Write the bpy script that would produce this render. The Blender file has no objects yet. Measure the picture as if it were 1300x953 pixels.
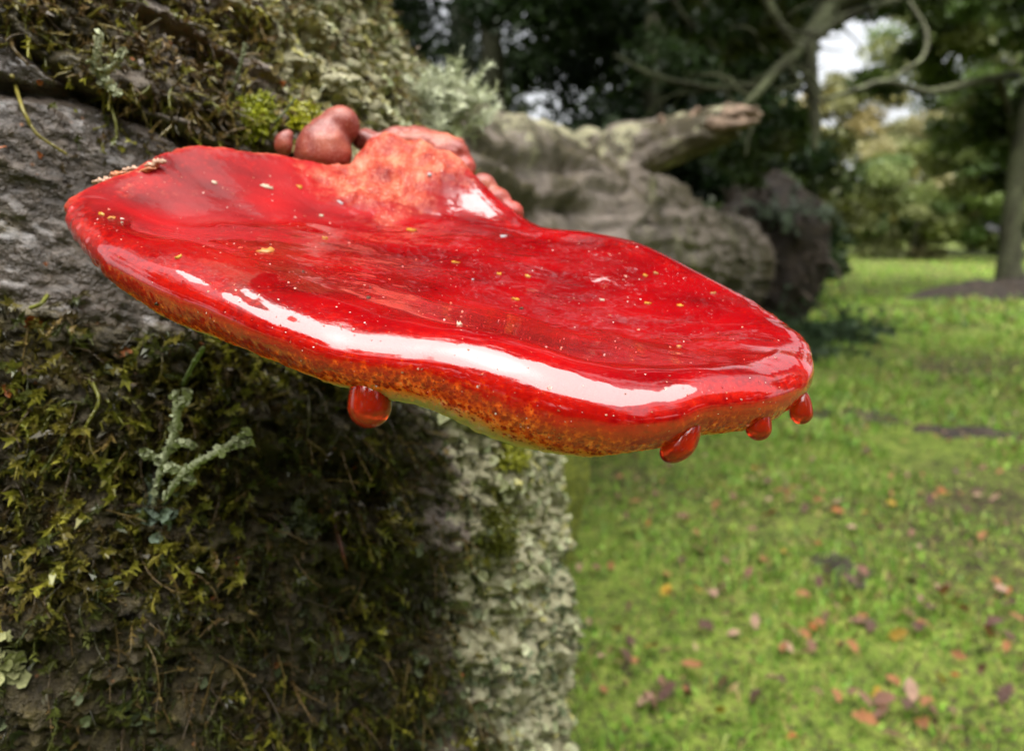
import bpy, bmesh, math, random
import numpy as np
from mathutils import Vector, Matrix
from mathutils.bvhtree import BVHTree

# ------------------------------------------------------------------ camera, sky, sun, exposure
SC = bpy.context.scene
COL = SC.collection
H = 0.95                       # eye height above the meadow
PITCH = math.radians(8.3)
F = 900.0                      # focal length in pixels of the 1300 px wide photograph
cam_d = bpy.data.cameras.new('camera')
cam_d.sensor_width = 36.0
cam_d.lens = F / 1300 * 36
cam_d.shift_y = -(476.5 - 432) / 1300
cam_d.clip_start = 0.01
cam_d.clip_end = 500
cam_d.dof.use_dof = True
cam_d.dof.focus_distance = 0.225
cam_d.dof.aperture_fstop = 9.5
cam_d.dof.aperture_blades = 0
cam = bpy.data.objects.new('camera', cam_d)
COL.objects.link(cam)
cam.location = (0, 0, H)
cam.rotation_euler = (math.pi / 2 - PITCH, 0, 0)
SC.camera = cam

SUN_EL, SUN_AZ = math.radians(76), math.radians(188)   # azimuth clockwise from +Y: behind, a little to the left
world = bpy.data.worlds.new('World')
SC.world = world
world.use_nodes = True
wn = world.node_tree
bg = wn.nodes['Background']
sky = wn.nodes.new('ShaderNodeTexSky')
sky.sky_type = 'NISHITA'
sky.sun_disc = False
sky.sun_elevation = SUN_EL
sky.sun_rotation = SUN_AZ
sky.air_density = 1.0
sky.dust_density = 4.0
sky.ozone_density = 1.0
hs = wn.nodes.new('ShaderNodeHueSaturation')       # overcast: nearly colourless sky
hs.inputs['Saturation'].default_value = 0.16
wn.links.new(sky.outputs[0], hs.inputs['Color'])
wn.links.new(hs.outputs[0], bg.inputs['Color'])
bg.inputs['Strength'].default_value = 0.055

sun_d = bpy.data.lights.new('sun', 'SUN')
sun_d.energy = 1.5
sun_d.angle = math.radians(78)
sun_d.color = (1.0, 0.965, 0.92)
sun = bpy.data.objects.new('sun', sun_d)
COL.objects.link(sun)
sdir = Vector((math.sin(SUN_AZ) * math.cos(SUN_EL), math.cos(SUN_AZ) * math.cos(SUN_EL), math.sin(SUN_EL)))
sun.rotation_euler = sdir.to_track_quat('Z', 'Y').to_euler()
sun.location = sdir * 30

SC.render.engine = 'CYCLES'
SC.cycles.use_denoising = True
SC.cycles.max_bounces = 6
SC.cycles.diffuse_bounces = 3
SC.cycles.transparent_max_bounces = 4
SC.cycles.caustics_reflective = False
SC.cycles.caustics_refractive = False
SC.cycles.sample_clamp_indirect = 6
vs = SC.view_settings
vs.view_transform = 'Standard'
vs.look = 'None'
vs.gamma = 1
vs.use_curve_mapping = False
vs.exposure = 2.45

# ------------------------------------------------------------------ helpers
RNG = np.random.default_rng(11)
random.seed(5)
FW = np.array([0, math.cos(PITCH), -math.sin(PITCH)])
UP = np.array([0, math.sin(PITCH), math.cos(PITCH)])
RT = np.array([1.0, 0, 0])
EYE = np.array([0, 0, H])


def P(px, py, d):
    """world point seen at a photo pixel, d metres along the viewing axis"""
    return EYE + d * (FW + (px - 650) / F * RT + (432 - py) / F * UP)


def ray(px, py):
    v = FW + (px - 650) / F * RT + (432 - py) / F * UP
    return Vector(v / np.linalg.norm(v))


def lerp(a, b, t):
    return a + (b - a) * t


def sstep(a, b, x):
    t = np.clip((x - a) / (b - a), 0, 1)
    return t * t * (3 - 2 * t)


def _h(ix, iy, iz, seed):
    n = (ix * 374761393 + iy * 668265263 + iz * 2147483647 + seed * 1274126177) & 0xFFFFFFFF
    n = ((n ^ (n >> 13)) * 1274126177) & 0xFFFFFFFF
    n = ((n ^ (n >> 16)) * 2246822519) & 0xFFFFFFFF
    return ((n ^ (n >> 15)) & 0xFFFFFF) / float(0xFFFFFF)


def vnoise(p, seed=0):
    p = np.asarray(p, float)
    i = np.floor(p).astype(np.int64)
    f = p - i
    u = f * f * f * (f * (f * 6 - 15) + 10)
    x, y, z = i[:, 0], i[:, 1], i[:, 2]
    r = 0
    for dx in (0, 1):
        wx = u[:, 0] if dx else 1 - u[:, 0]
        for dy in (0, 1):
            wy = u[:, 1] if dy else 1 - u[:, 1]
            for dz in (0, 1):
                wz = u[:, 2] if dz else 1 - u[:, 2]
                r = r + wx * wy * wz * _h(x + dx, y + dy, z + dz, seed)
    return r * 2 - 1


def fbm(p, octv=4, seed=0, gain=0.5):
    s, a, r = 0, 1.0, 0
    q = np.asarray(p, float)
    for k in range(octv):
        r = r + a * vnoise(q, seed + k)
        s += a
        a *= gain
        q = q * 2.03 + 7.1
    return r / s


def ridged(p, octv=3, seed=0):
    r, a, s = 0, 1.0, 0
    q = np.asarray(p, float)
    for k in range(octv):
        r = r + a * (1 - 2 * np.abs(vnoise(q, seed + k)))
        s += a
        a *= 0.5
        q = q * 2.1 + 3.3
    return r / s


def link(o, parent=None):
    COL.objects.link(o)
    if parent is not None:
        o.parent = parent
    return o


def tag(o, label=None, cat=None, group=None, kind=None):
    if label: o['label'] = label
    if cat: o['category'] = cat
    if group: o['group'] = group
    if kind: o['kind'] = kind
    return o


def empty(name, loc, label, cat, group=None):
    o = bpy.data.objects.new(name, None)
    o.empty_display_size = 0.05
    COL.objects.link(o)
    o.location = loc
    return tag(o, label, cat, group)


def npmesh(name, V, Q=None, T=None, smooth=True, attrs=None):
    """mesh from numpy arrays; Q quads (n,4), T triangles (n,3)"""
    V = np.ascontiguousarray(V, dtype=np.float32)
    me = bpy.data.meshes.new(name)
    me.vertices.add(len(V))
    me.vertices.foreach_set('co', V.ravel())
    loops, starts, n = [], [], 0
    if Q is not None and len(Q):
        Q = np.asarray(Q, np.int32)
        loops.append(Q.ravel()); starts.append(np.arange(len(Q), dtype=np.int32) * 4); n = len(Q) * 4
    if T is not None and len(T):
        T = np.asarray(T, np.int32)
        loops.append(T.ravel()); starts.append(n + np.arange(len(T), dtype=np.int32) * 3)
    L = np.concatenate(loops).astype(np.int32)
    S = np.concatenate(starts).astype(np.int32)
    me.loops.add(len(L))
    me.loops.foreach_set('vertex_index', L)
    me.polygons.add(len(S))
    me.polygons.foreach_set('loop_start', S)
    me.update(calc_edges=True)
    me.validate()
    if smooth:
        me.polygons.foreach_set('use_smooth', np.ones(len(me.polygons), dtype=bool))
    for k, a in (attrs or {}).items():
        a = np.asarray(a, np.float32)
        if a.ndim == 1:
            at = me.attributes.new(k, 'FLOAT', 'POINT')
            at.data.foreach_set('value', a)
        else:
            at = me.attributes.new(k, 'FLOAT_COLOR', 'POINT')
            c = np.ones((len(a), 4), np.float32); c[:, :3] = a
            at.data.foreach_set('color', c.ravel())
    return me


def npobj(name, V, Q=None, T=None, mat=None, parent=None, origin=None, **kw):
    V = np.asarray(V, float)
    if origin is not None:
        V = V - np.asarray(origin)
    me = npmesh(name, V, Q, T, **kw)
    if mat: me.materials.append(mat)
    o = bpy.data.objects.new(name, me)
    link(o, parent)
    if origin is not None:
        o.location = origin
    return o


def grid_quads(nu, nv, closed_v=False):
    """vertex index = iu*nv+iv"""
    a = np.arange(nu * nv).reshape(nu, nv)
    if closed_v:
        a = np.concatenate([a, a[:, :1]], 1)
    return np.stack([a[:-1, :-1], a[:-1, 1:], a[1:, 1:], a[1:, :-1]], -1).reshape(-1, 4)


def catmull(pts, n):
    """open Catmull-Rom through rows of pts, n samples"""
    p = np.asarray(pts, float)
    p = np.vstack([2 * p[0] - p[1], p, 2 * p[-1] - p[-2]])
    m = len(p) - 3
    t = np.linspace(0, m - 1e-9, n)
    i = t.astype(int); f = (t - i)[:, None]
    a, b, c, d = p[i], p[i + 1], p[i + 2], p[i + 3]
    return 0.5 * (2 * b + (c - a) * f + (2 * a - 5 * b + 4 * c - d) * f ** 2 + (3 * b - a - 3 * c + d) * f ** 3)


def frames(C):
    T = np.gradient(C, axis=0)
    T /= np.linalg.norm(T, axis=1)[:, None]
    N = np.zeros_like(C)
    r = np.array([0, 0, 1.0]) if abs(T[0, 2]) < .9 else np.array([1.0, 0, 0])
    n = r - T[0] * (r @ T[0]); n /= np.linalg.norm(n)
    for i in range(len(C)):
        n = n - T[i] * (n @ T[i]); n /= np.linalg.norm(n)
        N[i] = n
    return T, N, np.cross(T, N)


def tube_np(pts, radii, nu=24, nv=10, bump=0.0, freq=60, seed=0, cap=True):
    """tapered tube through control points; returns V,Q,T"""
    k = np.hstack([np.asarray(pts, float), np.asarray(radii, float)[:, None]])
    s = catmull(k, nu)
    C, R = s[:, :3], np.maximum(s[:, 3], 1e-5)
    _, N, B = frames(C)
    a = np.linspace(0, 2 * np.pi, nv, endpoint=False)
    V = C[:, None] + R[:, None, None] * (np.cos(a)[None, :, None] * N[:, None] + np.sin(a)[None, :, None] * B[:, None])
    V = V.reshape(-1, 3)
    if bump:
        n = fbm(V * freq, 3, seed)
        out = V - np.repeat(C, nv, 0)
        V = V + out / (np.linalg.norm(out, axis=1)[:, None] + 1e-9) * (n * np.repeat(R, nv) * bump)[:, None]
    Q = grid_quads(nu, nv, True)
    T = np.zeros((0, 3), int)
    if cap:
        c0, c1 = len(V), len(V) + 1
        V = np.vstack([V, C[:1], C[-1:]])
        j = np.arange(nv); k2 = (j + 1) % nv
        T = np.vstack([np.stack([np.full(nv, c0), k2, j], 1),
                       np.stack([np.full(nv, c1), (nu - 1) * nv + j, (nu - 1) * nv + k2], 1)])
    return V, Q, T


class Acc:
    """collects vertex/face arrays into one mesh"""
    def __init__(self): self.V, self.Q, self.T, self.A, self.n = [], [], [], [], 0
    def add(self, V, Q=None, T=None, col=None):
        V = np.asarray(V, float)
        if Q is not None and len(Q): self.Q.append(np.asarray(Q) + self.n)
        if T is not None and len(T): self.T.append(np.asarray(T) + self.n)
        self.V.append(V)
        if col is not None:
            c = np.asarray(col, float)
            self.A.append(np.tile(c, (len(V), 1)) if c.ndim == 1 else c)
        self.n += len(V)
        return self
    def build(self, name, mat, parent=None, origin=None, smooth=True):
        at = {'tint': np.vstack(self.A)} if self.A else None
        return npobj(name, np.vstack(self.V), np.vstack(self.Q) if self.Q else None,
                     np.vstack(self.T) if self.T else None, mat, parent, origin, smooth=smooth, attrs=at)


# ------------------------------------------------------------------ node materials
def new_mat(name):
    m = bpy.data.materials.new(name)
    m.use_nodes = True
    return m, m.node_tree, m.node_tree.nodes['Principled BSDF']


class G:
    """tiny node-graph writer"""
    def __init__(self, nt): self.nt = nt
    def node(self, t, **kw):
        n = self.nt.nodes.new(t)
        for k, v in kw.items(): setattr(n, k, v)
        return n
    def put(self, sock, v):
        if isinstance(v, bpy.types.NodeSocket): self.nt.links.new(v, sock)
        elif v is not None:
            if isinstance(v, (tuple, list)) and len(v) == 3 and sock.type == 'RGBA': v = (*v, 1)
            sock.default_value = v
    def noise(self, vec, scale, detail=4, rough=.55):
        n = self.node('ShaderNodeTexNoise')
        self.put(n.inputs['Vector'], vec); n.inputs['Scale'].default_value = scale
        n.inputs['Detail'].default_value = detail; n.inputs['Roughness'].default_value = rough
        return n.outputs['Fac']
    def voro(self, vec, scale, feature='F1', rnd=1.0):
        n = self.node('ShaderNodeTexVoronoi', feature=feature)
        self.put(n.inputs['Vector'], vec); n.inputs['Scale'].default_value = scale
        n.inputs['Randomness'].default_value = rnd
        return n.outputs['Distance']
    def mapping(self, vec, scale=(1, 1, 1), rot=(0, 0, 0)):
        n = self.node('ShaderNodeMapping')
        self.put(n.inputs['Vector'], vec)
        n.inputs['Scale'].default_value = scale; n.inputs['Rotation'].default_value = rot
        return n.outputs[0]
    def coord(self): return self.node('ShaderNodeTexCoord').outputs['Object']
    def attr(self, name, out='Fac'):
        return self.node('ShaderNodeAttribute', attribute_name=name).outputs[out]
    def math(self, op, a, b=None, c=None, clamp=False):
        n = self.node('ShaderNodeMath', operation=op, use_clamp=clamp)
        self.put(n.inputs[0], a)
        if b is not None: self.put(n.inputs[1], b)
        if c is not None: self.put(n.inputs[2], c)
        return n.outputs[0]
    def map(self, v, a, b, c=0.0, d=1.0, smooth=True):
        n = self.node('ShaderNodeMapRange', interpolation_type='SMOOTHSTEP' if smooth else 'LINEAR')
        self.put(n.inputs[0], v)
        for i, x in zip((1, 2, 3, 4), (a, b, c, d)): n.inputs[i].default_value = x
        return n.outputs[0]
    def mix(self, f, a, b, mode='MIX'):
        n = self.node('ShaderNodeMix', data_type='RGBA', blend_type=mode)
        self.put(n.inputs[0], f); self.put(n.inputs[6], a); self.put(n.inputs[7], b)
        return n.outputs[2]
    def ramp(self, v, stops):
        n = self.node('ShaderNodeValToRGB')
        self.put(n.inputs[0], v)
        e = n.color_ramp.elements
        while len(e) < len(stops): e.new(.5)
        for el, (p, c) in zip(e, stops):
            el.position = p; el.color = (*c, 1)
        return n.outputs[0]
    def bump(self, h, strength, dist, normal=None):
        n = self.node('ShaderNodeBump')
        n.inputs['Strength'].default_value = strength; n.inputs['Distance'].default_value = dist
        self.put(n.inputs['Height'], h)
        if normal is not None: self.put(n.inputs['Normal'], normal)
        return n.outputs[0]


def bark_material():
    """grey wet bark with moss film and lichen crust (vertex attributes moss, lichen, wet)"""
    m, nt, b = new_mat('bark')
    g = G(nt); co = g.coord()
    n1 = g.noise(co, 18, 6, .65); n2 = g.noise(co, 90, 5, .7); n3 = g.noise(co, 420, 3, .6)
    base = g.ramp(n1, [(.25, (.06, .045, .034)), (.5, (.17, .13, .10)), (.75, (.34, .28, .215))])
    base = g.mix(g.map(n2, .35, .7), base, g.mix(.5, base, (.30, .27, .235)), 'MIX')
    wetcol = g.ramp(n2, [(.3, (.028, .020, .014)), (.55, (.075, .056, .040)), (.8, (.19, .15, .11))])
    base = g.mix(g.attr('wet'), base, wetcol)
    mossc = g.ramp(n2, [(.25, (.018, .013, .006)), (.5, (.05, .038, .013)), (.75, (.12, .095, .025))])
    mf = g.map(g.math('ADD', g.attr('moss'), g.math('MULTIPLY', g.math('SUBTRACT', n1, .5), 1.1)), .38, .62)
    base = g.mix(mf, base, mossc)
    lc = g.ramp(g.noise(co, 130, 4), [(.3, (.17, .155, .085)), (.5, (.34, .32, .19)), (.7, (.50, .48, .32))])
    lf = g.map(g.math('ADD', g.attr('lichen'), g.math('MULTIPLY', g.math('SUBTRACT', n2, .5), 1.3)), .40, .58)
    base = g.mix(lf, base, lc)
    speck = g.map(g.voro(co, 150), .10, .16, 1, 0)
    base = g.mix(g.math('MULTIPLY', speck, g.map(g.noise(co, 12), .55, .7)), base, (.42, .17, .06))
    g.put(b.inputs['Base Color'], base)
    r = g.mix(g.attr('wet'), (.58, .58, .58), (.24, .24, .24))
    r2 = g.math('ADD', r, g.math('MULTIPLY', n3, .12))
    g.put(b.inputs['Roughness'], g.math('MAXIMUM', r2, g.math('MULTIPLY', lf, .8)))
    b.inputs['Specular IOR Level'].default_value = .5
    g.put(b.inputs['Coat Weight'], g.math('MULTIPLY', g.attr('wet'), g.map(n1, .4, .6, .1, .5)))
    b.inputs['Coat Roughness'].default_value = .12
    hgt = g.math('ADD', g.math('MULTIPLY', n2, .5), g.math('MULTIPLY', n3, .6))
    g.put(b.inputs['Normal'], g.bump(hgt, 1.0, .006))
    return m


def tint_material(name, rough=.6, trans=0.0, spec=.35, bumpy=0.0, freq=300, sheen=0, noise_mix=.25):
    """colour comes from the vertex attribute tint, with fine variation"""
    m, nt, b = new_mat(name)
    g = G(nt); co = g.coord()
    c = g.attr('tint', 'Color')
    n = g.noise(co, freq, 3)
    c2 = g.mix(g.map(n, .3, .7, 0, noise_mix * 2), c, g.mix(1.0, c, (.45, .45, .45), 'MULTIPLY'))
    g.put(b.inputs['Base Color'], c2)
    b.inputs['Roughness'].default_value = rough
    b.inputs['Specular IOR Level'].default_value = spec
    if bumpy: g.put(b.inputs['Normal'], g.bump(n, bumpy, 1.0 / freq))
    if trans:
        tr = g.node('ShaderNodeBsdfTranslucent'); g.put(tr.inputs[0], c2)
        mx = g.node('ShaderNodeMixShader'); mx.inputs[0].default_value = trans
        nt.links.new(b.outputs[0], mx.inputs[1]); nt.links.new(tr.outputs[0], mx.inputs[2])
        nt.links.new(mx.outputs[0], nt.nodes['Material Output'].inputs[0])
    return m


M_BARK = bark_material()
M_MOSS = tint_material('moss', .36, .2, .5, freq=900)
M_LICHEN = tint_material('lichen', .85, .08, .15, bumpy=.5, freq=700)
M_LEAF = tint_material('foliage', .5, .35, .4, freq=8, noise_mix=.15)
M_GRASS = tint_material('grass_blades', .5, .3, .35, freq=30)
M_WOODY = tint_material('branch_bark', .75, 0, .25, bumpy=.6, freq=25, noise_mix=.45)
M_LITTER = tint_material('leaf_litter', .45, .15, .5, bumpy=.5, freq=120)
M_FLAKE = tint_material('debris', .35, .15, .5, bumpy=.3, freq=900)


def fungus_material():
    m, nt, b = new_mat('wet_red_fungus')
    g = G(nt); co = g.coord()
    rim, dry, back = g.attr('rim'), g.attr('dry'), g.attr('back')
    n1 = g.noise(co, 45, 4); n2 = g.noise(co, 260, 3); n3 = g.noise(co, 900, 2)
    red = g.ramp(g.noise(g.mapping(co, (1, 2.2, 2.2), (0, .2, -.5)), 22, 4),
                 [(.3, (.12, .0004, .0015)), (.5, (.23, .0008, .0025)), (.75, (.34, .003, .004))])
    # rim: red breaks up into orange with dark red papillae
    r2 = g.math('ADD', rim, g.math('MULTIPLY', g.math('SUBTRACT', g.noise(co, 480, 3, .6), .5), .85))
    r2 = g.math('ADD', r2, g.math('MULTIPLY', g.math('SUBTRACT', n1, .5), .45))
    col = g.mix(g.map(r2, .5, 1.0), red, (.44, .007, .003))
    col = g.mix(g.map(r2, .92, 1.28), col, (.88, .13, .004))
    col = g.mix(g.map(r2, 1.12, 1.30), col, (.86, .32, .06))
    col = g.mix(g.map(rim, 1.20, 1.40), col, (.78, .58, .33))
    d1 = g.voro(co, 540); d2 = g.voro(co, 860)
    dots = g.math('MAXIMUM', g.map(d1, .28, .40, 1, 0), g.map(d2, .24, .34, 1, 0))
    band = g.math('MULTIPLY', g.map(r2, .55, .95), g.map(r2, 1.16, 1.34, 1, 0))
    col = g.mix(g.math('MULTIPLY', g.math('MULTIPLY', dots, band), .8), col, (.34, .004, .002))
    # dry velvety skin near the attachment and along the back edge
    dcol = g.ramp(g.noise(g.mapping(co, (1, .45, .45), (0, .3, -.3)), 130, 4, .65), [(.30, (.20, .010, .007)), (.5, (.36, .055, .028)), (.7, (.52, .19, .11))])
    df = g.map(g.math('ADD', dry, g.math('ADD', g.math('MULTIPLY', g.math('SUBTRACT', n2, .5), .9), g.math('MULTIPLY', g.math('SUBTRACT', n1, .5), 1.3))), .2, .95)
    col = g.mix(df, col, dcol)
    grain = g.map(n3, .55, .72)
    col = g.mix(g.math('MULTIPLY', g.math('MULTIPLY', grain, df), .45), col, (.80, .45, .34))
    g.put(b.inputs['Base Color'], col)
    matt = g.math('MAXIMUM', df, g.map(rim, .95, 1.3))
    dl_ = g.map(g.math('ADD', back, g.math('MULTIPLY', g.math('SUBTRACT', n1, .5), .6)), .1, .7)
    wetm = g.math('MAXIMUM', matt, g.math('MULTIPLY', dl_, .85))
    g.put(b.inputs['Roughness'], g.math('ADD', .16, g.math('MULTIPLY', wetm, .5)))
    b.inputs['Specular IOR Level'].default_value = .12
    g.put(b.inputs['Subsurface Weight'], g.map(rim, .7, 1.1, .35, .95))
    b.inputs['Subsurface Radius'].default_value = (1.0, .30, .10)
    b.inputs['Subsurface Scale'].default_value = .016
    g.put(b.inputs['Coat Weight'], g.map(wetm, .2, .85, 1.0, .06))
    b.inputs['Coat Roughness'].default_value = .025
    b.inputs['Coat IOR'].default_value = 1.75
    fine = g.math('ADD', g.math('MULTIPLY', n3, .5), g.math('MULTIPLY', dots, .6))
    hb = g.math('MULTIPLY', fine, g.math('ADD', .06, g.math('MULTIPLY', matt, .9)))
    g.put(b.inputs['Normal'], g.bump(hb, .6, .0012))
    # the wet film has fine streaky ripples running along the cap
    st = g.mapping(co, (26, 190, 120), (0, .14, -.42))
    s1 = g.noise(st, 1.0, 3, .6)
    s2 = g.noise(co, 60, 3)
    ripple = g.math('MULTIPLY', g.math('MULTIPLY', s1, g.map(s2, .42, .68, .05, 1)), g.map(rim, .12, .45, 1, .12))
    bb = g.bump(ripple, .45, .0016)
    spk = g.map(g.voro(co, 320), .05, .11, 1, 0)
    g.put(b.inputs['Coat Normal'], g.bump(g.math('MULTIPLY', spk, g.map(g.noise(co, 30), .45, .6)), .5, .0006, bb))
    return m


M_FUNGUS = fungus_material()


def lobe_material():
    m, nt, b = new_mat('velvety_fungus_lobe')
    g = G(nt); co = g.coord()
    n1, n3 = g.noise(co, 50, 4), g.noise(co, 1100, 2)
    z = g.node('ShaderNodeSeparateXYZ'); g.put(z.inputs[0], co)
    col = g.ramp(n1, [(.3, (.11, .010, .007)), (.5, (.22, .026, .012)), (.7, (.36, .075, .026))])
    col = g.mix(g.map(z.outputs[2], -.012, .004, .75, 0), col, (.36, .022, .008))
    col = g.mix(g.math('MULTIPLY', g.map(n3, .5, .7), .35), col, (.55, .30, .24))
    g.put(b.inputs['Base Color'], col)
    b.inputs['Roughness'].default_value = .55
    b.inputs['Subsurface Weight'].default_value = .15
    b.inputs['Subsurface Radius'].default_value = (1, .2, .08)
    b.inputs['Subsurface Scale'].default_value = .004
    b.inputs['Coat Weight'].default_value = .28
    b.inputs['Coat Roughness'].default_value = .25
    g.put(b.inputs['Normal'], g.bump(n3, .5, .0008))
    return m


M_LOBE = lobe_material()


def drop_material():
    m, nt, b = new_mat('red_liquid')
    b.inputs['Base Color'].default_value = (.85, .045, .010, 1)
    b.inputs['Roughness'].default_value = .02
    b.inputs['IOR'].default_value = 1.34
    b.inputs['Transmission Weight'].default_value = .8
    b.inputs['Coat Weight'].default_value = .6
    b.inputs['Coat Roughness'].default_value = .01
    b.inputs['Subsurface Weight'].default_value = .6
    b.inputs['Subsurface Radius'].default_value = (1, .2, .06)
    b.inputs['Subsurface Scale'].default_value = .006
    return m


M_DROP = drop_material()


def ground_material():
    m, nt, b = new_mat('meadow_ground')
    g = G(nt); co = g.coord()
    n1, n2, n3 = g.noise(co, .7, 5), g.noise(co, 14, 5, .65), g.noise(co, 70, 3)
    soil = g.ramp(n2, [(.3, (.02, .015, .010)), (.7, (.07, .05, .03))])
    turf = g.ramp(n2, [(.3, (.05, .08, .012)), (.5, (.12, .17, .025)), (.7, (.22, .26, .05))])
    f = g.map(g.math('ADD', n3, g.math('MULTIPLY', g.math('SUBTRACT', n1, .5), .8)), .36, .56)
    g.put(b.inputs['Base Color'], g.mix(f, soil, turf))
    b.inputs['Roughness'].default_value = .9
    b.inputs['Specular IOR Level'].default_value = .15
    g.put(b.inputs['Normal'], g.bump(g.math('ADD', n2, g.math('MULTIPLY', n3, .4)), .8, .04))
    return m


M_GROUND = ground_material()

# ------------------------------------------------------------------ ground
gx = np.concatenate([-np.geomspace(60, 3, 30), np.linspace(-2.7, 11.7, 110), np.geomspace(12, 70, 25)])
gy = np.concatenate([-np.geomspace(40, 2, 20), np.linspace(-1.7, 14, 120), np.geomspace(14.3, 110, 40)])
X, Y = np.meshgrid(gx, gy, indexing='ij')


def ground_z(x, y):
    p = np.stack([np.ravel(x), np.ravel(y), np.zeros(np.size(x))], 1)
    r = np.hypot(p[:, 0], p[:, 1])
    z = .035 * fbm(p * .9, 3, 3) + .02 * fbm(p * 3.2, 2, 8)
    z += .25 * fbm(p * .09, 2, 5) * sstep(6, 25, r)
    z += .012 * np.clip(p[:, 1] - 16, 0, 100) * 1.2
    return z


Z = ground_z(X, Y)
npobj('meadow', np.stack([X.ravel(), Y.ravel(), Z], 1), grid_quads(len(gx), len(gy))[:, ::-1], mat=M_GROUND)['kind'] = 'structure'

# ------------------------------------------------------------------ fallen oak: near trunk
OAK = empty('fallen_oak', (-.36, .70, 0), 'old fallen oak with mossy lichen-crusted trunk, broken branch and upturned roots', 'fallen tree')


def t_axis(z):
    z = np.asarray(z, float)
    s = .07 * np.log1p(np.exp(np.clip((z - .78) / .07, -40, 40)))
    return -.36 - .50 * s - .11 * np.clip(.76 - z, 0, .45), .695 + .06 * s


def t_rad(th, z):
    r = .415 + .12 * np.exp(-np.clip(z, 0, 9) / .22) + .02 * np.cos(2 * th + 1.0) + .012 * np.cos(3 * th - z * 3)
    return r * (1 - .05 * np.clip(z - 1.0, 0, 4))


def t_point(th, z):
    ax, ay = t_axis(z)
    r = t_rad(th, z)
    return np.stack([ax + r * np.cos(th), ay + r * np.sin(th), z], -1)


def trunk_grid(ths, zs):
    TH, ZZ = np.meshgrid(ths, zs, indexing='ij')
    return TH, ZZ, t_point(TH, ZZ)


_th = np.linspace(-math.pi, math.pi, 181); _z = np.linspace(-.1, 3, 200)
_TH, _ZZ, _PP = trunk_grid(_th, _z)
_q = grid_quads(len(_th), len(_z))
BASE = BVHTree.FromPolygons([tuple(v) for v in _PP.reshape(-1, 3)], [tuple(map(int, f)) for f in _q])


def trunk_tz(px, py):
    """trunk angle and height under a photo pixel on the undisplaced trunk"""
    h, n, i, d = BASE.ray_cast(Vector(EYE), ray(px, py))
    if h is None: return None
    ax, ay = t_axis(h.z)
    return math.atan2(h.y - ay, h.x - ax), h.z, d


for q in ((30, 30), (130, 150), (420, 60), (480, 200), (560, 240), (88, 268), (200, 260), (30, 600), (300, 560), (600, 650), (725, 700)):
    r_ = trunk_tz(*q)
    print('trunk', q, r_ and [round(v, 3) for v in r_])

TH_A, TH_B = -2.75, .55
ths = np.concatenate([np.linspace(-math.pi, TH_A, 16)[:-1], np.linspace(TH_A, TH_B, 760), np.linspace(TH_B, math.pi, 60)[1:]])
zs = np.concatenate([np.linspace(-.12, .42, 50)[:-1], np.linspace(.42, 1.30, 560), np.linspace(1.30, 3.4, 110)[1:]])
TH, ZZ, PP = trunk_grid(ths, zs)
ax, ay = t_axis(ZZ)
NR = np.stack([np.cos(TH), np.sin(TH), np.zeros_like(TH)], -1)
V = PP.reshape(-1, 3); N = NR.reshape(-1, 3); th = TH.ravel(); zz = ZZ.ravel()
S = th * .42                                     # arc length


def polyline_sd(pix):
    """signed distance-like height of each vertex above a line drawn on the trunk"""
    tz = np.array([trunk_tz(*p)[:2] for p in pix])
    o = np.argsort(tz[:, 0]); tz = tz[o]
    sl0 = (tz[1, 1] - tz[0, 1]) / (tz[1, 0] - tz[0, 0])
    sl1 = (tz[-1, 1] - tz[-2, 1]) / (tz[-1, 0] - tz[-2, 0])
    l = np.interp(th, tz[:, 0], tz[:, 1])
    l = np.where(th < tz[0, 0], tz[0, 1] + sl0 * (th - tz[0, 0]), l)
    l = np.where(th > tz[-1, 0], tz[-1, 1] + sl1 * (th - tz[-1, 0]), l)
    return zz - l


wob = .006 * fbm(np.stack([S * 30, zz * 30, 0 * S], 1), 3, 21)
up_line = polyline_sd([(5, 40), (60, 85), (120, 125), (200, 158), (280, 190), (380, 235)]) + wob
lo_line = polyline_sd([(5, 372), (60, 385), (120, 398), (200, 405), (330, 412), (480, 420), (600, 440)]) + wob
th_l0 = trunk_tz(515, 660)[0]; th_l1 = trunk_tz(640, 690)[0]
nb = fbm(V * 9, 4, 31)
upper = sstep(-.004, .01, up_line)
lower = 1 - sstep(-.012, .004, lo_line)
lich = sstep(th_l0, th_l1, th + .10 * nb + .10 * sstep(.95, 1.1, zz))
th_top = trunk_tz(330, 60)[0]
lich = np.maximum(lich, .62 * upper * sstep(th_top - .1, th_top + .45, th + .15 * nb))
mid = np.clip(1 - upper - lower, 0, 1)
mid = mid * (1 - sstep(th_l0 - .2, th_l0 + .1, th))
wet = np.clip(mid * 1.0 + .25 * upper * (nb > 0), 0, 1)
moss = np.clip((.30 * mid + .56 * upper + .62 * lower + .30 * sstep(-.1, .5, th)) * (1 - .75 * lich) + .12 * nb, 0, 1)
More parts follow.
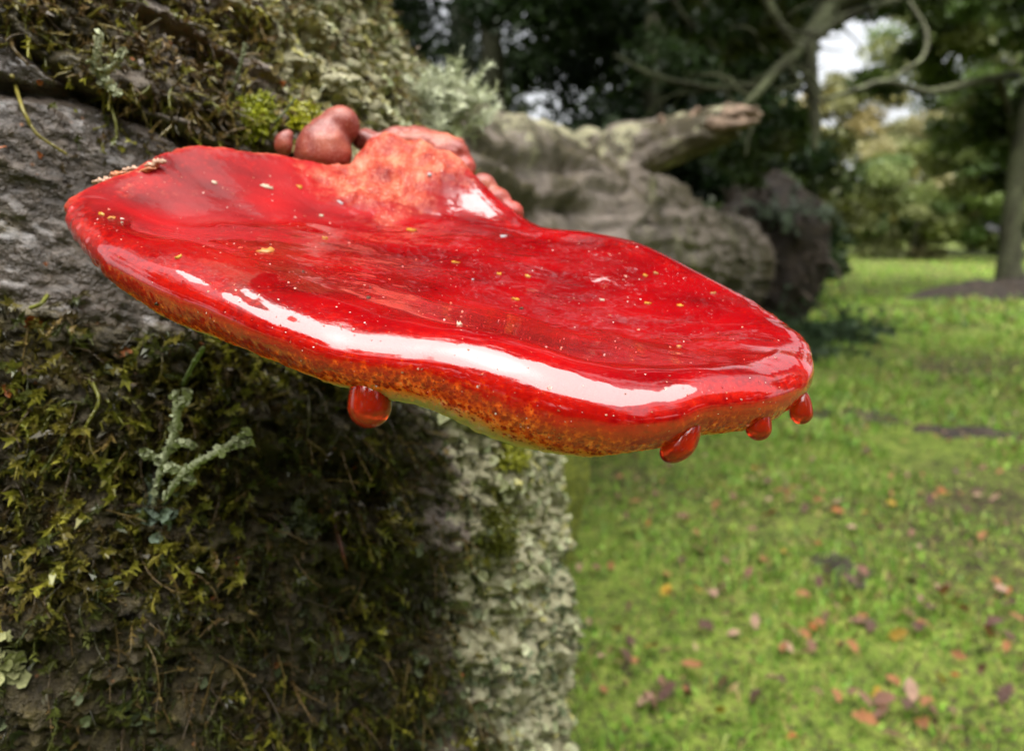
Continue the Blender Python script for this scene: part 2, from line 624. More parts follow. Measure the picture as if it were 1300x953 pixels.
# relief: bark ridges follow the grain (falls gently to the right), lumps where it is mossy
ga = math.radians(-27)
al = S * math.cos(ga) + zz * math.sin(ga); ac = -S * math.sin(ga) + zz * math.cos(ga)
gr = np.stack([al * 7, ac * 42, np.zeros_like(al)], 1)
disp = .022 * fbm(V * 3.1, 3, 41) + .010 * ridged(gr, 3, 43) * (.45 + .55 * (upper + lower))
disp += (.0125 * (upper + .9 * lower) + .004) * fbm(V * 46, 4, 47, .6)
disp += (.0075 * (upper + lower) + .0024) * np.abs(fbm(V * 140, 3, 53, .7))
disp += (.0012 + .0016 * mid) * fbm(V * 330, 3, 57, .7)
disp += .020 * sstep(-1.1, -.5, th) * fbm(V * 8.5, 3, 60)
disp += .012 * lich * np.abs(fbm(V * 75, 3, 59, .6))
disp += .006 * upper - .003 * lower
disp -= .012 * np.exp(-(up_line / .0035) ** 2) + .030 * np.exp(-((lo_line) / .007) ** 2) * (1 - sstep(-1.75, -1.3, th))
for a_, b_ in ((.62, .0), (.71, .02), (1.03, .0), (1.09, .01)):      # shorter cracks across the flank
    l_ = zz - (a_ - .16 * (th + 1.0)) + .02 * fbm(np.stack([S * 9, zz * 2, 0 * S + a_], 1), 2, 61)
    disp -= .012 * np.exp(-(l_ / .004) ** 2) * sstep(.0, .35, fbm(np.stack([S * 4, zz, 0 * S + a_ * 9], 1), 2, 63))
for a_ in (.655, .575):                                               # sideways cracks in the lichen flank
    l_ = zz - a_ - .05 * (th + .3) + .012 * fbm(np.stack([S * 12, zz, 0 * S + a_], 1), 2, 66)
    disp -= .018 * np.exp(-(l_ / .006) ** 2) * sstep(-.9, -.5, th)
far = 1 - sstep(1.3, 1.6, zz)
Vt = V + N * disp[:, None]
trunk = npobj('trunk', Vt, grid_quads(len(ths), len(zs))[:, ::-1], mat=M_BARK, parent=OAK,
              attrs={'moss': moss, 'lichen': lich, 'wet': wet})
trunk.matrix_parent_inverse = Matrix.Translation(-OAK.location)
DTH, DZ = len(ths), len(zs)
me = trunk.data
nrm = np.zeros(len(Vt) * 3, np.float32); me.vertices.foreach_get('normal', nrm)
Nt = nrm.reshape(-1, 3).astype(float)
# coarse BVH of the displaced trunk for placing things on it
st = 3
ia = np.arange(len(Vt)).reshape(DTH, DZ)[::st, ::st]
Vc = Vt[ia.ravel()]
TRUNK = BVHTree.FromPolygons([tuple(v) for v in Vc], [tuple(map(int, f)) for f in grid_quads(*ia.shape)[:, ::-1]])


def on_trunk(px, py):
    h, n, i, d = TRUNK.ray_cast(Vector(EYE), ray(px, py))
    if h is None: return None
    if n.dot(ray(px, py)) > 0: n = -n
    return np.array(h), np.array(n)


def keep(o):
    """child keeps world coordinates of its mesh under the oak"""
    o.matrix_parent_inverse = Matrix.Translation(-OAK.location)
    return o

# ------------------------------------------------------------------ fallen oak: log, broken branch, root plate, buttress
def bark_tube(name, pts, radii, nu, nv, seed, amp=.05, lich_bias=.45, moss_bias=.4, ridge=.03, top_moss=0.0, parent=OAK, squash=None):
    k = np.hstack([np.asarray(pts, float), np.asarray(radii, float)[:, None]])
    s = catmull(k, nu)
    C, R = s[:, :3], s[:, 3]
    _, Nn, B = frames(C)
    a = np.linspace(0, 2 * np.pi, nv, endpoint=False)
    D = (np.cos(a)[None, :, None] * Nn[:, None] + np.sin(a)[None, :, None] * B[:, None])
    Vv = (C[:, None] + R[:, None, None] * D).reshape(-1, 3)
    D = D.reshape(-1, 3); Rr = np.repeat(R, nv)
    L = np.repeat(np.cumsum(np.r_[0, np.linalg.norm(np.diff(C, axis=0), axis=1)]), nv)
    an = np.tile(a, nu)
    fr = 1 / max(R.mean(), .02)
    q = np.stack([L * 1.3 * fr * .4, np.cos(an) * 2.5, np.sin(an) * 2.5], 1)
    dd = Rr * (amp * 2 * fbm(Vv * fr * .9, 3, seed) + ridge * 2 * ridged(q * np.array([1, 2.2, 2.2]), 3, seed + 3)
               + amp * .6 * fbm(Vv * fr * 6, 3, seed + 5) + amp * .45 * np.abs(fbm(Vv * fr * 15, 2, seed + 6)) + ridge * 1.1 * ridged(np.stack([L * fr * .7, np.cos(an) * 13, np.sin(an) * 13], 1), 2, seed + 7))
    Vv = Vv + D * dd[:, None]
    nb_ = fbm(Vv * fr * 1.6, 4, seed + 9)
    upf = np.clip(D[:, 2], 0, 1)
    li = np.clip(lich_bias + .8 * nb_ + .15 * upf, 0, 1)
    mo = np.clip(moss_bias + .6 * fbm(Vv * fr * 1.1, 3, seed + 12) + top_moss * upf, 0, 1)
    we = np.clip(.1 - upf * .1 + .4 * nb_, 0, 1)
    # close the two ends
    Q = grid_quads(nu, nv, True)
    c0, c1 = len(Vv), len(Vv) + 1
    Vv = np.vstack([Vv, C[:1], C[-1:]])
    j = np.arange(nv); k2 = (j + 1) % nv
    T = np.vstack([np.stack([np.full(nv, c0), k2, j], 1), np.stack([np.full(nv, c1), (nu - 1) * nv + j, (nu - 1) * nv + k2], 1)])
    ex = lambda x: np.r_[x, 0, 0]
    o = npobj(name, Vv, Q, T, M_BARK, parent, attrs={'moss': ex(mo), 'lichen': ex(li), 'wet': ex(we)})
    return keep(o) if parent is OAK else o


LOGP = [(-.50, .95, .90), (-.33, 1.45, .87), (-.12, 2.0, .88), (.32, 3.2, .93), (.76, 4.2, .89), (1.10, 5.0, .80), (1.58, 6.1, .72), (2.16, 7.2, .68)]
bark_tube('log', LOGP, [.33, .35, .355, .36, .36, .37, .40, .44], 420, 180, 71, amp=.07, lich_bias=.06, moss_bias=.52, ridge=.06, top_moss=.1)
# knobbly growth on the log's ridge and the broken branch
br = [P(770, 262, 2.75), P(785, 222, 2.72), P(800, 196, 2.70), P(845, 180, 2.66), P(900, 163, 2.6), P(935, 152, 2.55)]
BR = bark_tube('broken_branch', br, [.20, .145, .115, .085, .07, .055], 110, 60, 81, amp=.09, lich_bias=.10, moss_bias=.52, ridge=.05, top_moss=.1)
acc = Acc()
for k in range(16):                               # pale torn wood at the broken end
    f_ = RNG.uniform(-.9, .7); e = (br[-2] * (1 - f_) + br[-1] * f_ if f_ > 0 else br[-2] * (1 + f_) - br[-3] * f_) + np.array([RNG.normal(0, .025), -.02 + RNG.normal(0, .02), RNG.normal(.025, .02)])
    t = P(935 + RNG.uniform(8, 34), 150 + RNG.uniform(-14, 12), 2.5 + RNG.normal(0, .04))
    m_ = (e + t) / 2 + RNG.normal(0, .008, 3)
    v_, q_, t_ = tube_np([e, m_, t], [.024, .021, .006], 20, 8, .45, 40, k)
    acc.add(v_, q_, t_, np.array([.34, .24, .17]) * RNG.uniform(.75, 1.15))
for a_, b_ in (((868, 160, 2.60), (888, 137, 2.56)), ((842, 170, 2.62), (838, 146, 2.60))):
    v_, q_, t_ = tube_np([P(*a_), (P(*a_) + P(*b_)) / 2 + [.004, 0, 0], P(*b_)], [.022, .014, .012], 10, 8, .3, 40, 3)
    acc.add(v_, q_, t_, (.36, .25, .18))
acc.build('torn_wood', M_WOODY, BR)['kind'] = 'stuff'
bark_tube('branch_collar', [P(742, 215, 2.85), P(752, 195, 2.85), P(748, 182, 2.86), P(735, 176, 2.9)], [.09, .075, .06, .035], 40, 32, 91, amp=.12, lich_bias=.40, moss_bias=.3, ridge=.06)
bark_tube('loose_bark', [P(590, 168, 1.62), P(640, 172, 1.9), P(690, 182, 2.3), P(735, 196, 2.7)], [.035, .055, .06, .045], 90, 28, 93, amp=.16, lich_bias=.6, moss_bias=.35, ridge=.06)
bark_tube('buttress', [(-.10, 1.02, -.1), (-.06, 1.0, .2), (.012, .95, .48), (.026, .95, .66), (-.03, .97, .82), (-.25, 1.0, .90)], [.14, .085, .072, .072, .11, .2], 120, 60, 95, amp=.11, lich_bias=.05, moss_bias=.95, ridge=.03)
m_gm, nt_m, b_m = new_mat('green_moss')
g = G(nt_m); co = g.coord(); n_ = g.noise(co, 120, 5, .7)
g.put(b_m.inputs['Base Color'], g.ramp(n_, [(.3, (.07, .09, .008)), (.5, (.20, .23, .015)), (.7, (.36, .38, .03))]))
b_m.inputs['Roughness'].default_value = .8
g.put(b_m.inputs['Normal'], g.bump(n_, 1, .02))
bpy.data.objects['buttress'].data.materials[0] = m_gm
# upturned root plate at the far end of the log
rc = np.array([2.64, 7.45, .72])
axd = np.array([.55, .83, .0])
side = np.array([.83, -.55, 0.0])
nr_, nt_ = 26, 64
rr_ = np.linspace(0, 1, nr_); tt_ = np.linspace(0, 2 * np.pi, nt_, endpoint=False)
RR, TT = np.meshgrid(rr_, tt_, indexing='ij')
rad = .76 * (1 + .18 * fbm(np.stack([np.cos(TT).ravel() * 2.2, np.sin(TT).ravel() * 2.2, 0 * TT.ravel()], 1), 3, 5).reshape(TT.shape))
base = rc + (RR * rad)[..., None] * (np.cos(TT)[..., None] * side * .80 + np.sin(TT)[..., None] * np.array([0, 0, 1.08]))
fv, bv = base.reshape(-1, 3), base.reshape(-1, 3)
rim_ = sstep(1, .6, RR.ravel())
fv = fv - axd * (.05 + .25 * rim_ + .12 * fbm(fv * 4, 4, 7))[:, None]
bv = bv + axd * (.05 + .15 * rim_ + .12 * fbm(bv * 4, 4, 9))[:, None]
qd = grid_quads(nr_, nt_, True)
nV = len(fv)
ring = (nr_ - 1) * nt_ + np.arange(nt_)
sideq = np.stack([ring, np.roll(ring, -1), np.roll(ring, -1) + nV, ring + nV], 1)
RV = np.vstack([fv, bv])
m_soil, nt__, b_ = new_mat('root_soil')
g = G(nt__); co = g.coord()
n_ = g.noise(co, 9, 6, .7)
g.put(b_.inputs['Base Color'], g.ramp(n_, [(.3, (.010, .007, .005)), (.55, (.038, .026, .016)), (.78, (.10, .072, .045))]))
b_.inputs['Roughness'].default_value = .8
g.put(b_.inputs['Normal'], g.bump(n_, 1, .05))
ROOTS = keep(npobj('root_plate', RV, np.vstack([qd, qd[:, ::-1] + nV, sideq]), mat=m_soil, parent=OAK))
for k in range(26):                               # torn roots, each a piece of its own
    an = RNG.uniform(-.35, 2 * np.pi - .35); r0 = RNG.uniform(.25, .62)
    s0 = rc + side * .8 * r0 * math.cos(an) + np.array([0, 0, 1.05]) * r0 * math.sin(an) - axd * .1
    od = side * math.cos(an) + np.array([0, 0, 1]) * math.sin(an)
    l_ = RNG.uniform(.15, .42)
    p1 = s0 + od * l_ * .5 - axd * RNG.uniform(0, .16) + RNG.normal(0, .04, 3)
    p2 = p1 + od * l_ * .45 + np.array([0, 0, -RNG.uniform(.02, .25)]) + RNG.normal(0, .06, 3)
    p2[2] = max(p2[2], .03)
    w_ = RNG.uniform(.012, .04)
    v_, q_, t_ = tube_np([s0, p1, p2], [w_, w_ * .7, w_ * .2], 14, 7, .2, 20, k)
    keep(npobj('root', v_, q_, t_, M_WOODY, OAK, attrs={'tint': np.tile(np.array([.10, .078, .06]) * RNG.uniform(.5, 1.8), (len(v_), 1))}))

# ------------------------------------------------------------------ the red bracket fungus
OUT = [  # equator of the rim: photo x, y, distance, half thickness in mm
    (88, 268, .285, 8), (108, 322, .262, 9), (175, 377, .243, 9.5), (260, 413, .228, 9), (350, 449, .215, 8.5),
    (440, 477, .207, 8.5), (560, 497, .201, 9.5), (650, 523, .198, 10), (740, 549, .197, 9), (800, 558, .198, 8),
    (860, 549, .203, 7.5), (900, 532, .208, 6.5), (960, 522, .214, 6.5), (1000, 508, .222, 6.5), (1027, 490, .232, 6.5),
    (1034, 466, .245, 6), (1018, 434, .262, 5.5), (960, 391, .285, 5.5), (900, 358, .30, 5.5), (820, 321, .315, 6),
    (760, 306, .325, 6.5), (690, 299, .338, 8), (645, 270, .352, 9), (590, 225, .372, 11), (540, 203, .386, 12), (480, 192, .386, 12),
    (438, 222, .366, 8), (380, 212, .350, 6.5), (320, 204, .338, 6), (250, 195, .326, 6), (205, 203, .316, 5.5), (178, 217, .306, 5.5), (125, 240, .297, 6.5)]
LIFT = np.interp(np.arange(len(OUT)), [0, 1, 2, 9, 11, 13, 15, 32, 33], [4, 12, 18, 18, 14, 6, 0, 0, 4])      # rim is thicker below its equator at the front
OP = np.array([np.r_[P(a, b - l, c), d / 1000] for (a, b, c, d), l in zip(OUT, LIFT)])
LOWF = np.interp(np.arange(len(OUT)), [0, 1, 2, 9, 11, 13, 15, 33], [1.15, 1.3, 1.4, 1.45, 1.5, 1.6, 1.2, 1.05])
NT = 1400
clo = np.vstack([OP[-2:], OP, OP[:3]])
seg = catmull(clo, 4000)
# resample one closed turn evenly
m0 = (len(clo) - 1)
tpar = np.linspace(0, m0, 4000)
one = seg[(tpar >= 2) & (tpar < 2 + len(OP))]
pos_ctrl = (tpar[(tpar >= 2) & (tpar < 2 + len(OP))] - 2)
dl = np.r_[0, np.cumsum(np.linalg.norm(np.diff(one[:, :3], axis=0), axis=1))]
tot = dl[-1] + np.linalg.norm(one[0, :3] - one[-1, :3])
ss = np.linspace(0, tot, NT, endpoint=False)
E = np.stack([np.interp(ss, dl, one[:, i]) for i in range(4)], 1)
KC = np.interp(ss, dl, pos_ctrl)                   # which control point we are near
E0, RRm = E[:, :3], E[:, 3]
cen = np.array([-.035, .283])
INNER = [(300, 300, .272), (420, 335, .262), (540, 370, .256), (660, 405, .250), (780, 430, .246), (880, 440, .246),
         (600, 300, .312), (720, 345, .292), (840, 385, .275), (480, 285, .318), (380, 262, .318), (215, 275, .292),
         (500, 232, .352), (560, 262, .342), (620, 282, .338)]
IP = np.array([P(*q) for q in INNER])
kp = np.linspace(0, NT, 44, endpoint=False).astype(int)
RTop = RRm * np.interp(KC, [0, 2, 4, 9, 12, 15, 18, 33], [1.2, 1.45, 1.5, 1.5, 1.35, 1.15, 1.0, 1.1])
CP = np.vstack([np.c_[E0[kp, :2], E0[kp, 2] + RTop[kp]], IP])


def tps_fit(xy, z, lam):
    n = len(xy)
    d2 = ((xy[:, None] - xy[None]) ** 2).sum(-1)
    K = .5 * d2 * np.log(d2 + 1e-12) + lam * np.eye(n)
    A = np.c_[np.ones(n), xy]
    M = np.block([[K, A], [A.T, np.zeros((3, 3))]])
    return np.linalg.solve(M, np.r_[z, 0, 0, 0])


def tps_eval(w, xy, q):
    out = np.empty(len(q))
    for s in range(0, len(q), 40000):
        b = q[s:s + 40000]
        d2 = ((b[:, None] - xy[None]) ** 2).sum(-1)
        out[s:s + 40000] = (.5 * d2 * np.log(d2 + 1e-12)) @ w[:len(xy)] + w[len(xy)] + b @ w[len(xy) + 1:]
    return out


TW = tps_fit(CP[:, :2], CP[:, 2], 4e-5)
Lr = np.linalg.norm(E0[:, :2] - cen, axis=1)
wtop = np.interp(KC, [0, 4, 8, 12, 15, 18, 21, 23, 26, 30, 33], [.026, .028, .024, .017, .012, .010, .011, .013, .007, .007, .018])
f_in = np.r_[np.linspace(0, .96, 64) ** 1.0]         # centre -> start of shoulder
f_sh = np.linspace(0, np.pi / 2, 26)                 # shoulder
f_un = np.linspace(0, np.pi / 2, 22)[1:]             # lower lip
f_bt = np.linspace(0, 1, 26)[1:]                     # underside back to the middle
rows, rimv = [], []
D2 = (E0[:, :2] - cen) / Lr[:, None]
wb = np.minimum(wtop * .6, .012)
for f in f_in:
    rows.append((np.c_[cen + D2 * ((Lr - wtop) * f / .96)[:, None]], np.zeros(NT)))
    e = Lr - (Lr - wtop) * f / .96
    rimv.append(np.clip(1 - e / .036, 0, .55))
for a in f_sh[1:]:
    e = wtop * (1 - math.sin(a))
    rows.append((cen + D2 * (Lr - e)[:, None], RTop * (1 - math.cos(a))))
    rimv.append(np.clip(np.maximum(.55 * (1 - e / .036), .40 + .6 * (a / (np.pi / 2)) ** 1.6 + 0 * e), 0, 1))
top_n = len(rows)
xy = np.vstack([r[0] for r in rows])
zt = tps_eval(TW, CP[:, :2], xy).reshape(top_n, NT)
drop = np.vstack([r[1] for r in rows])
# blend so that the equator meets the outline exactly
zt = zt - drop
corr = (E0[:, 2] - zt[-1])
e_all = np.vstack([Lr - np.linalg.norm(r[0] - cen, axis=1) for r in rows])
zt = zt + corr[None] * np.exp(-e_all / .03)
Vcap = np.dstack([xy.reshape(top_n, NT, 2), zt])
low, lowr = [], []
for a in f_un:
    e = wb * (1 - math.cos(a))
    low.append(np.dstack([(cen + D2 * (Lr - e)[:, None])[None], (E0[:, 2] - RRm * np.interp(KC, np.arange(len(LOWF)), LOWF) * math.sin(a))[None, :]])[0])
    lowr.append(np.full(NT, 1 + .62 * a / (np.pi / 2)))
edge = low[-1]
cz = tps_eval(TW, CP[:, :2], cen[None])[0] - .034
for f in f_bt:
    r_ = (1 - f) * (edge[:, :2] - cen) + cen
    z_ = lerp(edge[:, 2], cz, 1 - (1 - f) ** 1.6) if f < 1 else np.full(NT, cz)
    low.append(np.c_[r_, z_]); lowr.append(np.full(NT, 2.0))
ALL = np.concatenate([Vcap, np.array(low)], 0)
RIM = np.vstack([np.array(rimv), np.array(lowr)])
nrow = len(ALL)
FV = ALL.reshape(-1, 3)
Kr = np.tile(KC, nrow); RIMf = RIM.ravel()
RIMf = RIMf - .20 * sstep(.75, 1.0, RIMf) * (1 - np.exp(-((Kr - 6.0) / 1.5) ** 2)) * (RIMf < 1.6) * (1 - .5 * np.exp(-((Kr - 2.0) / 1.6) ** 2))
Ef = np.vstack([e_all, np.zeros((len(low), NT))]).ravel()
# dry velvety zone: neck and back-left edge
pn = P(515, 205, .372)
pm = P(480, 232, .352)
dn = np.minimum(np.linalg.norm(FV - pn, axis=1), np.linalg.norm(FV - pm, axis=1) * 1.15)
dry = .9 * (1 - sstep(.012, .060, dn + .014 * fbm(FV * 70, 3, 3)))
bl = np.clip(1 - np.abs(Kr - 29.3) / 3.6, 0, 1) ** .6
dry = np.maximum(dry, bl * np.clip(1 - Ef / .010, 0, 1))
dry = np.maximum(dry, .8 * np.clip(1 - np.minimum(np.abs(Kr - 33), np.abs(Kr)) / 1.3, 0, 1) * np.clip(1 - Ef / .006, 0, 1))
dry = np.maximum(dry, .45 * np.clip(1 - np.abs(Kr - 16.2) / 1.4, 0, 1) * np.clip(1 - Ef / .016, 0, 1))
kd = np.abs(Kr - 29.5); kd = np.minimum(kd, 33 - kd)
dull = np.clip(1.5 - kd / 3.6, 0, 1) * np.clip(1.7 - Ef / .042, 0, 1)
dull = np.maximum(dull, .85 * (1 - sstep(.025, .065, dn)))
# relief
v1 = npmesh('tmp', FV, grid_quads(nrow, NT, True))
tmpn = np.zeros(len(FV) * 3, np.float32); v1.vertices.foreach_get('normal', tmpn)
FN = tmpn.reshape(-1, 3).astype(float)
bpy.data.meshes.remove(v1)
if FN[np.argmax(FV[:, 2] * 0 + (np.arange(len(FV)) == 30 * NT)), 2] < 0: FN = -FN
topm = (RIMf < .95)
amp1 = (.0005 + .0011 * np.clip((Ef - .02) / .02, 0, 1)) * fbm(FV * np.array([24, 36, 36]), 3, 101)
streak = np.stack([(FV[:, 0] * .9 - FV[:, 1] * .4) * 22, (FV[:, 0] * .4 + FV[:, 1] * .9) * 130, FV[:, 2] * 20], 1)
amp2 = .00022 * fbm(streak, 3, 103) * np.clip(Ef / .02, 0, 1)
fuzz = np.maximum(np.clip((RIMf - .85) / .3, 0, 1), dry)
amp3 = fuzz * (.00035 * fbm(FV * 620, 2, 105) + .0007 * fbm(FV * 130, 3, 107))
nk = 1 - sstep(.02, .055, dn)
lump = dry * (.0030 * fbm(FV * 60, 3, 109) + .0014 * ridged(FV * 130, 2, 110)) + nk * (.0032 * fbm(FV * np.array([62, 30, 30]), 3, 113) + .0012 * ridged(FV * np.array([95, 45, 45]), 2, 115))
lobing = .0012 * fbm(np.stack([FV[:, 0] * 34, FV[:, 1] * 34, 0 * Kr], 1), 2, 111) * np.clip(RIMf, 0, 1)
ctr = np.clip(np.linalg.norm(FV[:, :2] - cen, axis=1) / .02, 0, 1)
FV = FV + FN * ((amp1 + amp2 + amp3 + lump + lobing) * ctr)[:, None]
FUNGUS = empty('bracket_fungus', tuple(P(490, 235, .37)), 'glossy wet red bracket fungus shelf growing from the mossy trunk', 'fungus')
FINV = Matrix.Translation(-FUNGUS.location)
cut = top_n + 13
qa = grid_quads(nrow, NT, True)
ncol = NT
qtop = qa[: (cut) * ncol]
qbot = qa[(cut) * ncol:]


def sub(name, quads, mat):
    u, inv = np.unique(quads, return_inverse=True)
    o = npobj(name, FV[u], inv.reshape(-1, 4), mat=mat, parent=FUNGUS,
              attrs={'rim': RIMf[u], 'dry': dry[u], 'back': dull[u]})
    o.matrix_parent_inverse = FINV
    return o


CAP = sub('cap', qtop, M_FUNGUS)
PORE = sub('pore_surface', qbot, M_FUNGUS)
PORE['label'] = 'cream porous underside'
cs = 4
ic = np.arange(len(FV)).reshape(nrow, NT)[:cut, ::cs]
CAPB = BVHTree.FromPolygons([tuple(v) for v in FV[ic.ravel()]], [tuple(map(int, f)) for f in grid_quads(ic.shape[0], ic.shape[1], True)])


def on_cap(px, py):
    h, n, i, d = CAPB.ray_cast(Vector(EYE), ray(px, py))
    if h is None: return None
    if n.dot(ray(px, py)) > 0: n = -n
    return np.array(h), np.array(n)


def blob(name, balls, mat, parent, inv, voxel=.0011, amp=.0008, freq=90, seed=0, origin=None):
    """smoothly fused balls -> one organic lump"""
    bm = bmesh.new()
    for (c, r, sc, rz) in balls:
        mt = Matrix.Translation(Vector(c)) @ Matrix.Rotation(rz, 4, 'Y') @ Matrix.Diagonal((*sc, 1))
        bmesh.ops.create_icosphere(bm, subdivisions=4, radius=r, matrix=mt)
    me0 = bpy.data.meshes.new('tmp'); bm.to_mesh(me0); bm.free()
    ob = bpy.data.objects.new('tmp', me0); COL.objects.link(ob)
    md = ob.modifiers.new('r', 'REMESH'); md.mode = 'VOXEL'; md.voxel_size = voxel
    sm = ob.modifiers.new('s', 'SMOOTH'); sm.iterations = 16; sm.factor = .7
    dg = bpy.context.evaluated_depsgraph_get()
    me1 = bpy.data.meshes.new_from_object(ob.evaluated_get(dg))
    bpy.data.objects.remove(ob); bpy.data.meshes.remove(me0)
    n = len(me1.vertices)
    co = np.zeros(n * 3, np.float32); me1.vertices.foreach_get('co', co)
    no = np.zeros(n * 3, np.float32); me1.vertices.foreach_get('normal', no)
    co, no = co.reshape(-1, 3).astype(float), no.reshape(-1, 3).astype(float)
    co = co + no * (amp * fbm(co * freq, 3, seed))[:, None]
    org = np.array(balls[0][0]) if origin is None else np.asarray(origin)
    me1.vertices.foreach_set('co', (co - org).astype(np.float32).ravel())
    me1.polygons.foreach_set('use_smooth', np.ones(len(me1.polygons), dtype=bool))
    me1.materials.clear(); me1.materials.append(mat); me1.update()
    me1.name = name
    o = bpy.data.objects.new(name, me1)
    link(o, parent)
    o.location = org
    if inv is not None: o.matrix_parent_inverse = inv
    return o


one_ = (1, 1, 1)
blob('lobe', [(P(410, 192, .374), .0150, (1.0, .9, 1.0), 0), (P(431, 160, .378), .0108, (1, .9, 1.0), 0), (P(418, 172, .377), .0110, one_, 0)], M_LOBE, FUNGUS, FINV, amp=.0016, freq=70, seed=4)['label'] = 'brown rounded bulb beside the neck'
blob('lobe', [(P(500, 183, .392), .0105, (1.2, .9, .8), 0), (P(535, 186, .393), .012, (1.3, .9, .9), .2), (P(566, 200, .392), .0125, (1.1, .9, 1), .5), (P(586, 215, .390), .0085, one_, 0),
              (P(468, 180, .39), .008, (1.2, 1, .8), 0)], M_LOBE, FUNGUS, FINV, amp=.0022, freq=110, seed=8)['label'] = 'crumpled brown fold behind the neck'
blob('lobe', [(P(613, 240, .378), .0078, (1, .9, 1.1), 0), (P(632, 256, .375), .0075, one_, 0), (P(650, 270, .372), .0065, one_, 0)], M_LOBE, FUNGUS, FINV, seed=9)['label'] = 'small orange lobe beside the neck'
blob('lobe', [(P(360, 184, .378), .0055, (1, .8, 1.3), 0), (P(366, 172, .379), .0035, one_, 0)], M_LOBE, FUNGUS, FINV, seed=12)['label'] = 'tiny brown nodule beside the bulb'

# hanging drops of red liquid
for (px, y0, y1, w, lab) in ((469, 470, 545, 58, 'large round red drop hanging under the front rim of the fungus, nearest the trunk'),
                             (862, 530, 589, 46, 'wide slanting red drop hanging from the lowest corner of the fungus rim'),
                             (963, 512, 560, 34, 'small orange-red drop on the fungus rim between the slanting drop and the outer tip'),
                             (1017, 496, 539, 30, 'small red drop hanging from the outer tip of the fungus rim')):
    dd = np.interp(px, [q[0] for q in OUT[:15]], [q[2] for q in OUT[:15]]) 
    R_ = w / 2 / F * dd
    dd = dd + R_ + .0022
    c_ = P(px, y1 - w / 2, dd)
    hgt = (y1 - y0) / F * dd
    nu_, nv_ = 40, 36
    u = np.linspace(0, 1, nu_)
    prof_z = -R_ + u * hgt
    zc = np.clip(prof_z / R_, -1, 1)
    rp = R_ * np.where(prof_z < 0, np.sqrt(np.clip(1 - zc ** 2, 0, 1)), np.sqrt(np.clip(1 - (prof_z / (hgt - R_ + 1e-6)) ** 2, 0, 1)) ** .7)
    # finer spacing near the tip
    u2 = .5 - .5 * np.cos(u * np.pi)
    prof_z = -R_ + u2 * hgt
    zc = np.clip(prof_z / R_, -1, 1)
    rp = R_ * np.where(prof_z < 0, np.sqrt(np.clip(1 - zc ** 2, 0, 1)), np.sqrt(np.clip(1 - (prof_z / (hgt - R_ + 1e-6)) ** 2, 0, 1)) ** .7)
    a = np.linspace(0, 2 * np.pi, nv_, endpoint=False)
    lean = .45 if px == 862 else .0
    VV = np.stack([(rp[:, None] * np.cos(a)) + lean * prof_z[:, None], rp[:, None] * np.sin(a) * .9 + .25 * prof_z[:, None].clip(0), np.repeat(prof_z[:, None], nv_, 1)], -1).reshape(-1, 3)
    top = len(VV)
    VV = np.vstack([VV, [[lean * prof_z[-1], .25 * max(prof_z[-1], 0), prof_z[-1]]]])
    j = np.arange(nv_)
    o = npobj('liquid_drop', VV, grid_quads(nu_, nv_, True), np.stack([np.full(nv_, top), (nu_ - 1) * nv_ + j, (nu_ - 1) * nv_ + (j + 1) % nv_], 1), M_DROP)
    o.location = c_
    tag(o, lab, 'drop', 'drops hanging from the fungus')

# ------------------------------------------------------------------ vegetation builders
def leaf_cloud(centers, radii, counts, size, cols, seed, aspect=.55, droop=.3, shell=.0):
    """many small bent leaves in clumps; returns V,Q,tint"""
    r = np.random.default_rng(seed)
    pts, tint = [], []
    for c, rad_, n in zip(centers, radii, counts):
        d = r.normal(0, 1, (n, 3)); d /= np.linalg.norm(d, axis=1)[:, None]
        d *= (r.uniform(shell, 1, n) ** .45)[:, None]
        pts.append(np.asarray(c) + d * np.asarray(rad_))
        base_c = cols[r.integers(len(cols))]
        tint.append(np.asarray(base_c) * r.uniform(.75, 1.25, (n, 1)) * r.uniform(.85, 1.15))
    p = np.vstack(pts); col = np.vstack(tint)
    n = len(p)
    sz = size * 1.35 * r.uniform(.6, 1.35, n)[:, None]
    a = r.normal(0, 1, (n, 3)); a[:, 2] -= droop; a /= np.linalg.norm(a, axis=1)[:, None]
    b = np.cross(a, r.normal(0, 1, (n, 3)) + [0, 0, 1.0]); b /= np.linalg.norm(b, axis=1)[:, None] + 1e-9
    nn = np.cross(a, b)
    V = np.stack([p, p + a * sz * .5 + b * sz * aspect * .5 + nn * sz * .06, p + a * sz + nn * sz * -.05, p + a * sz * .5 - b * sz * aspect * .5 + nn * sz * .06], 1).reshape(-1, 3)
    Q = np.arange(n * 4).reshape(n, 4)
    return V, Q, np.repeat(col, 4, 0)


BARKC = np.array([.05, .042, .032])
LICHC = np.array([.21, .23, .12])


def limb(acc, pts, radii, seed, mossy=.5, nu=None):
    nu = nu or max(14, 6 * len(pts))
    v, q, t = tube_np(pts, radii, nu, 9, .3, 9, seed)
    n = fbm(v * 5, 3, seed + 1)
    c_ = v[:-2].reshape(nu, 9, 3).mean(1).repeat(9, 0); u_ = v[:-2] - c_; u_ = np.r_[u_[:, 2] / (np.linalg.norm(u_, axis=1) + 1e-9), 0, 0]
    f = np.clip(mossy * .8 + .45 * u_ + n * .7, 0, 1)[:, None]
    acc.add(v, q, t, BARKC * (1 - f) + LICHC * f)


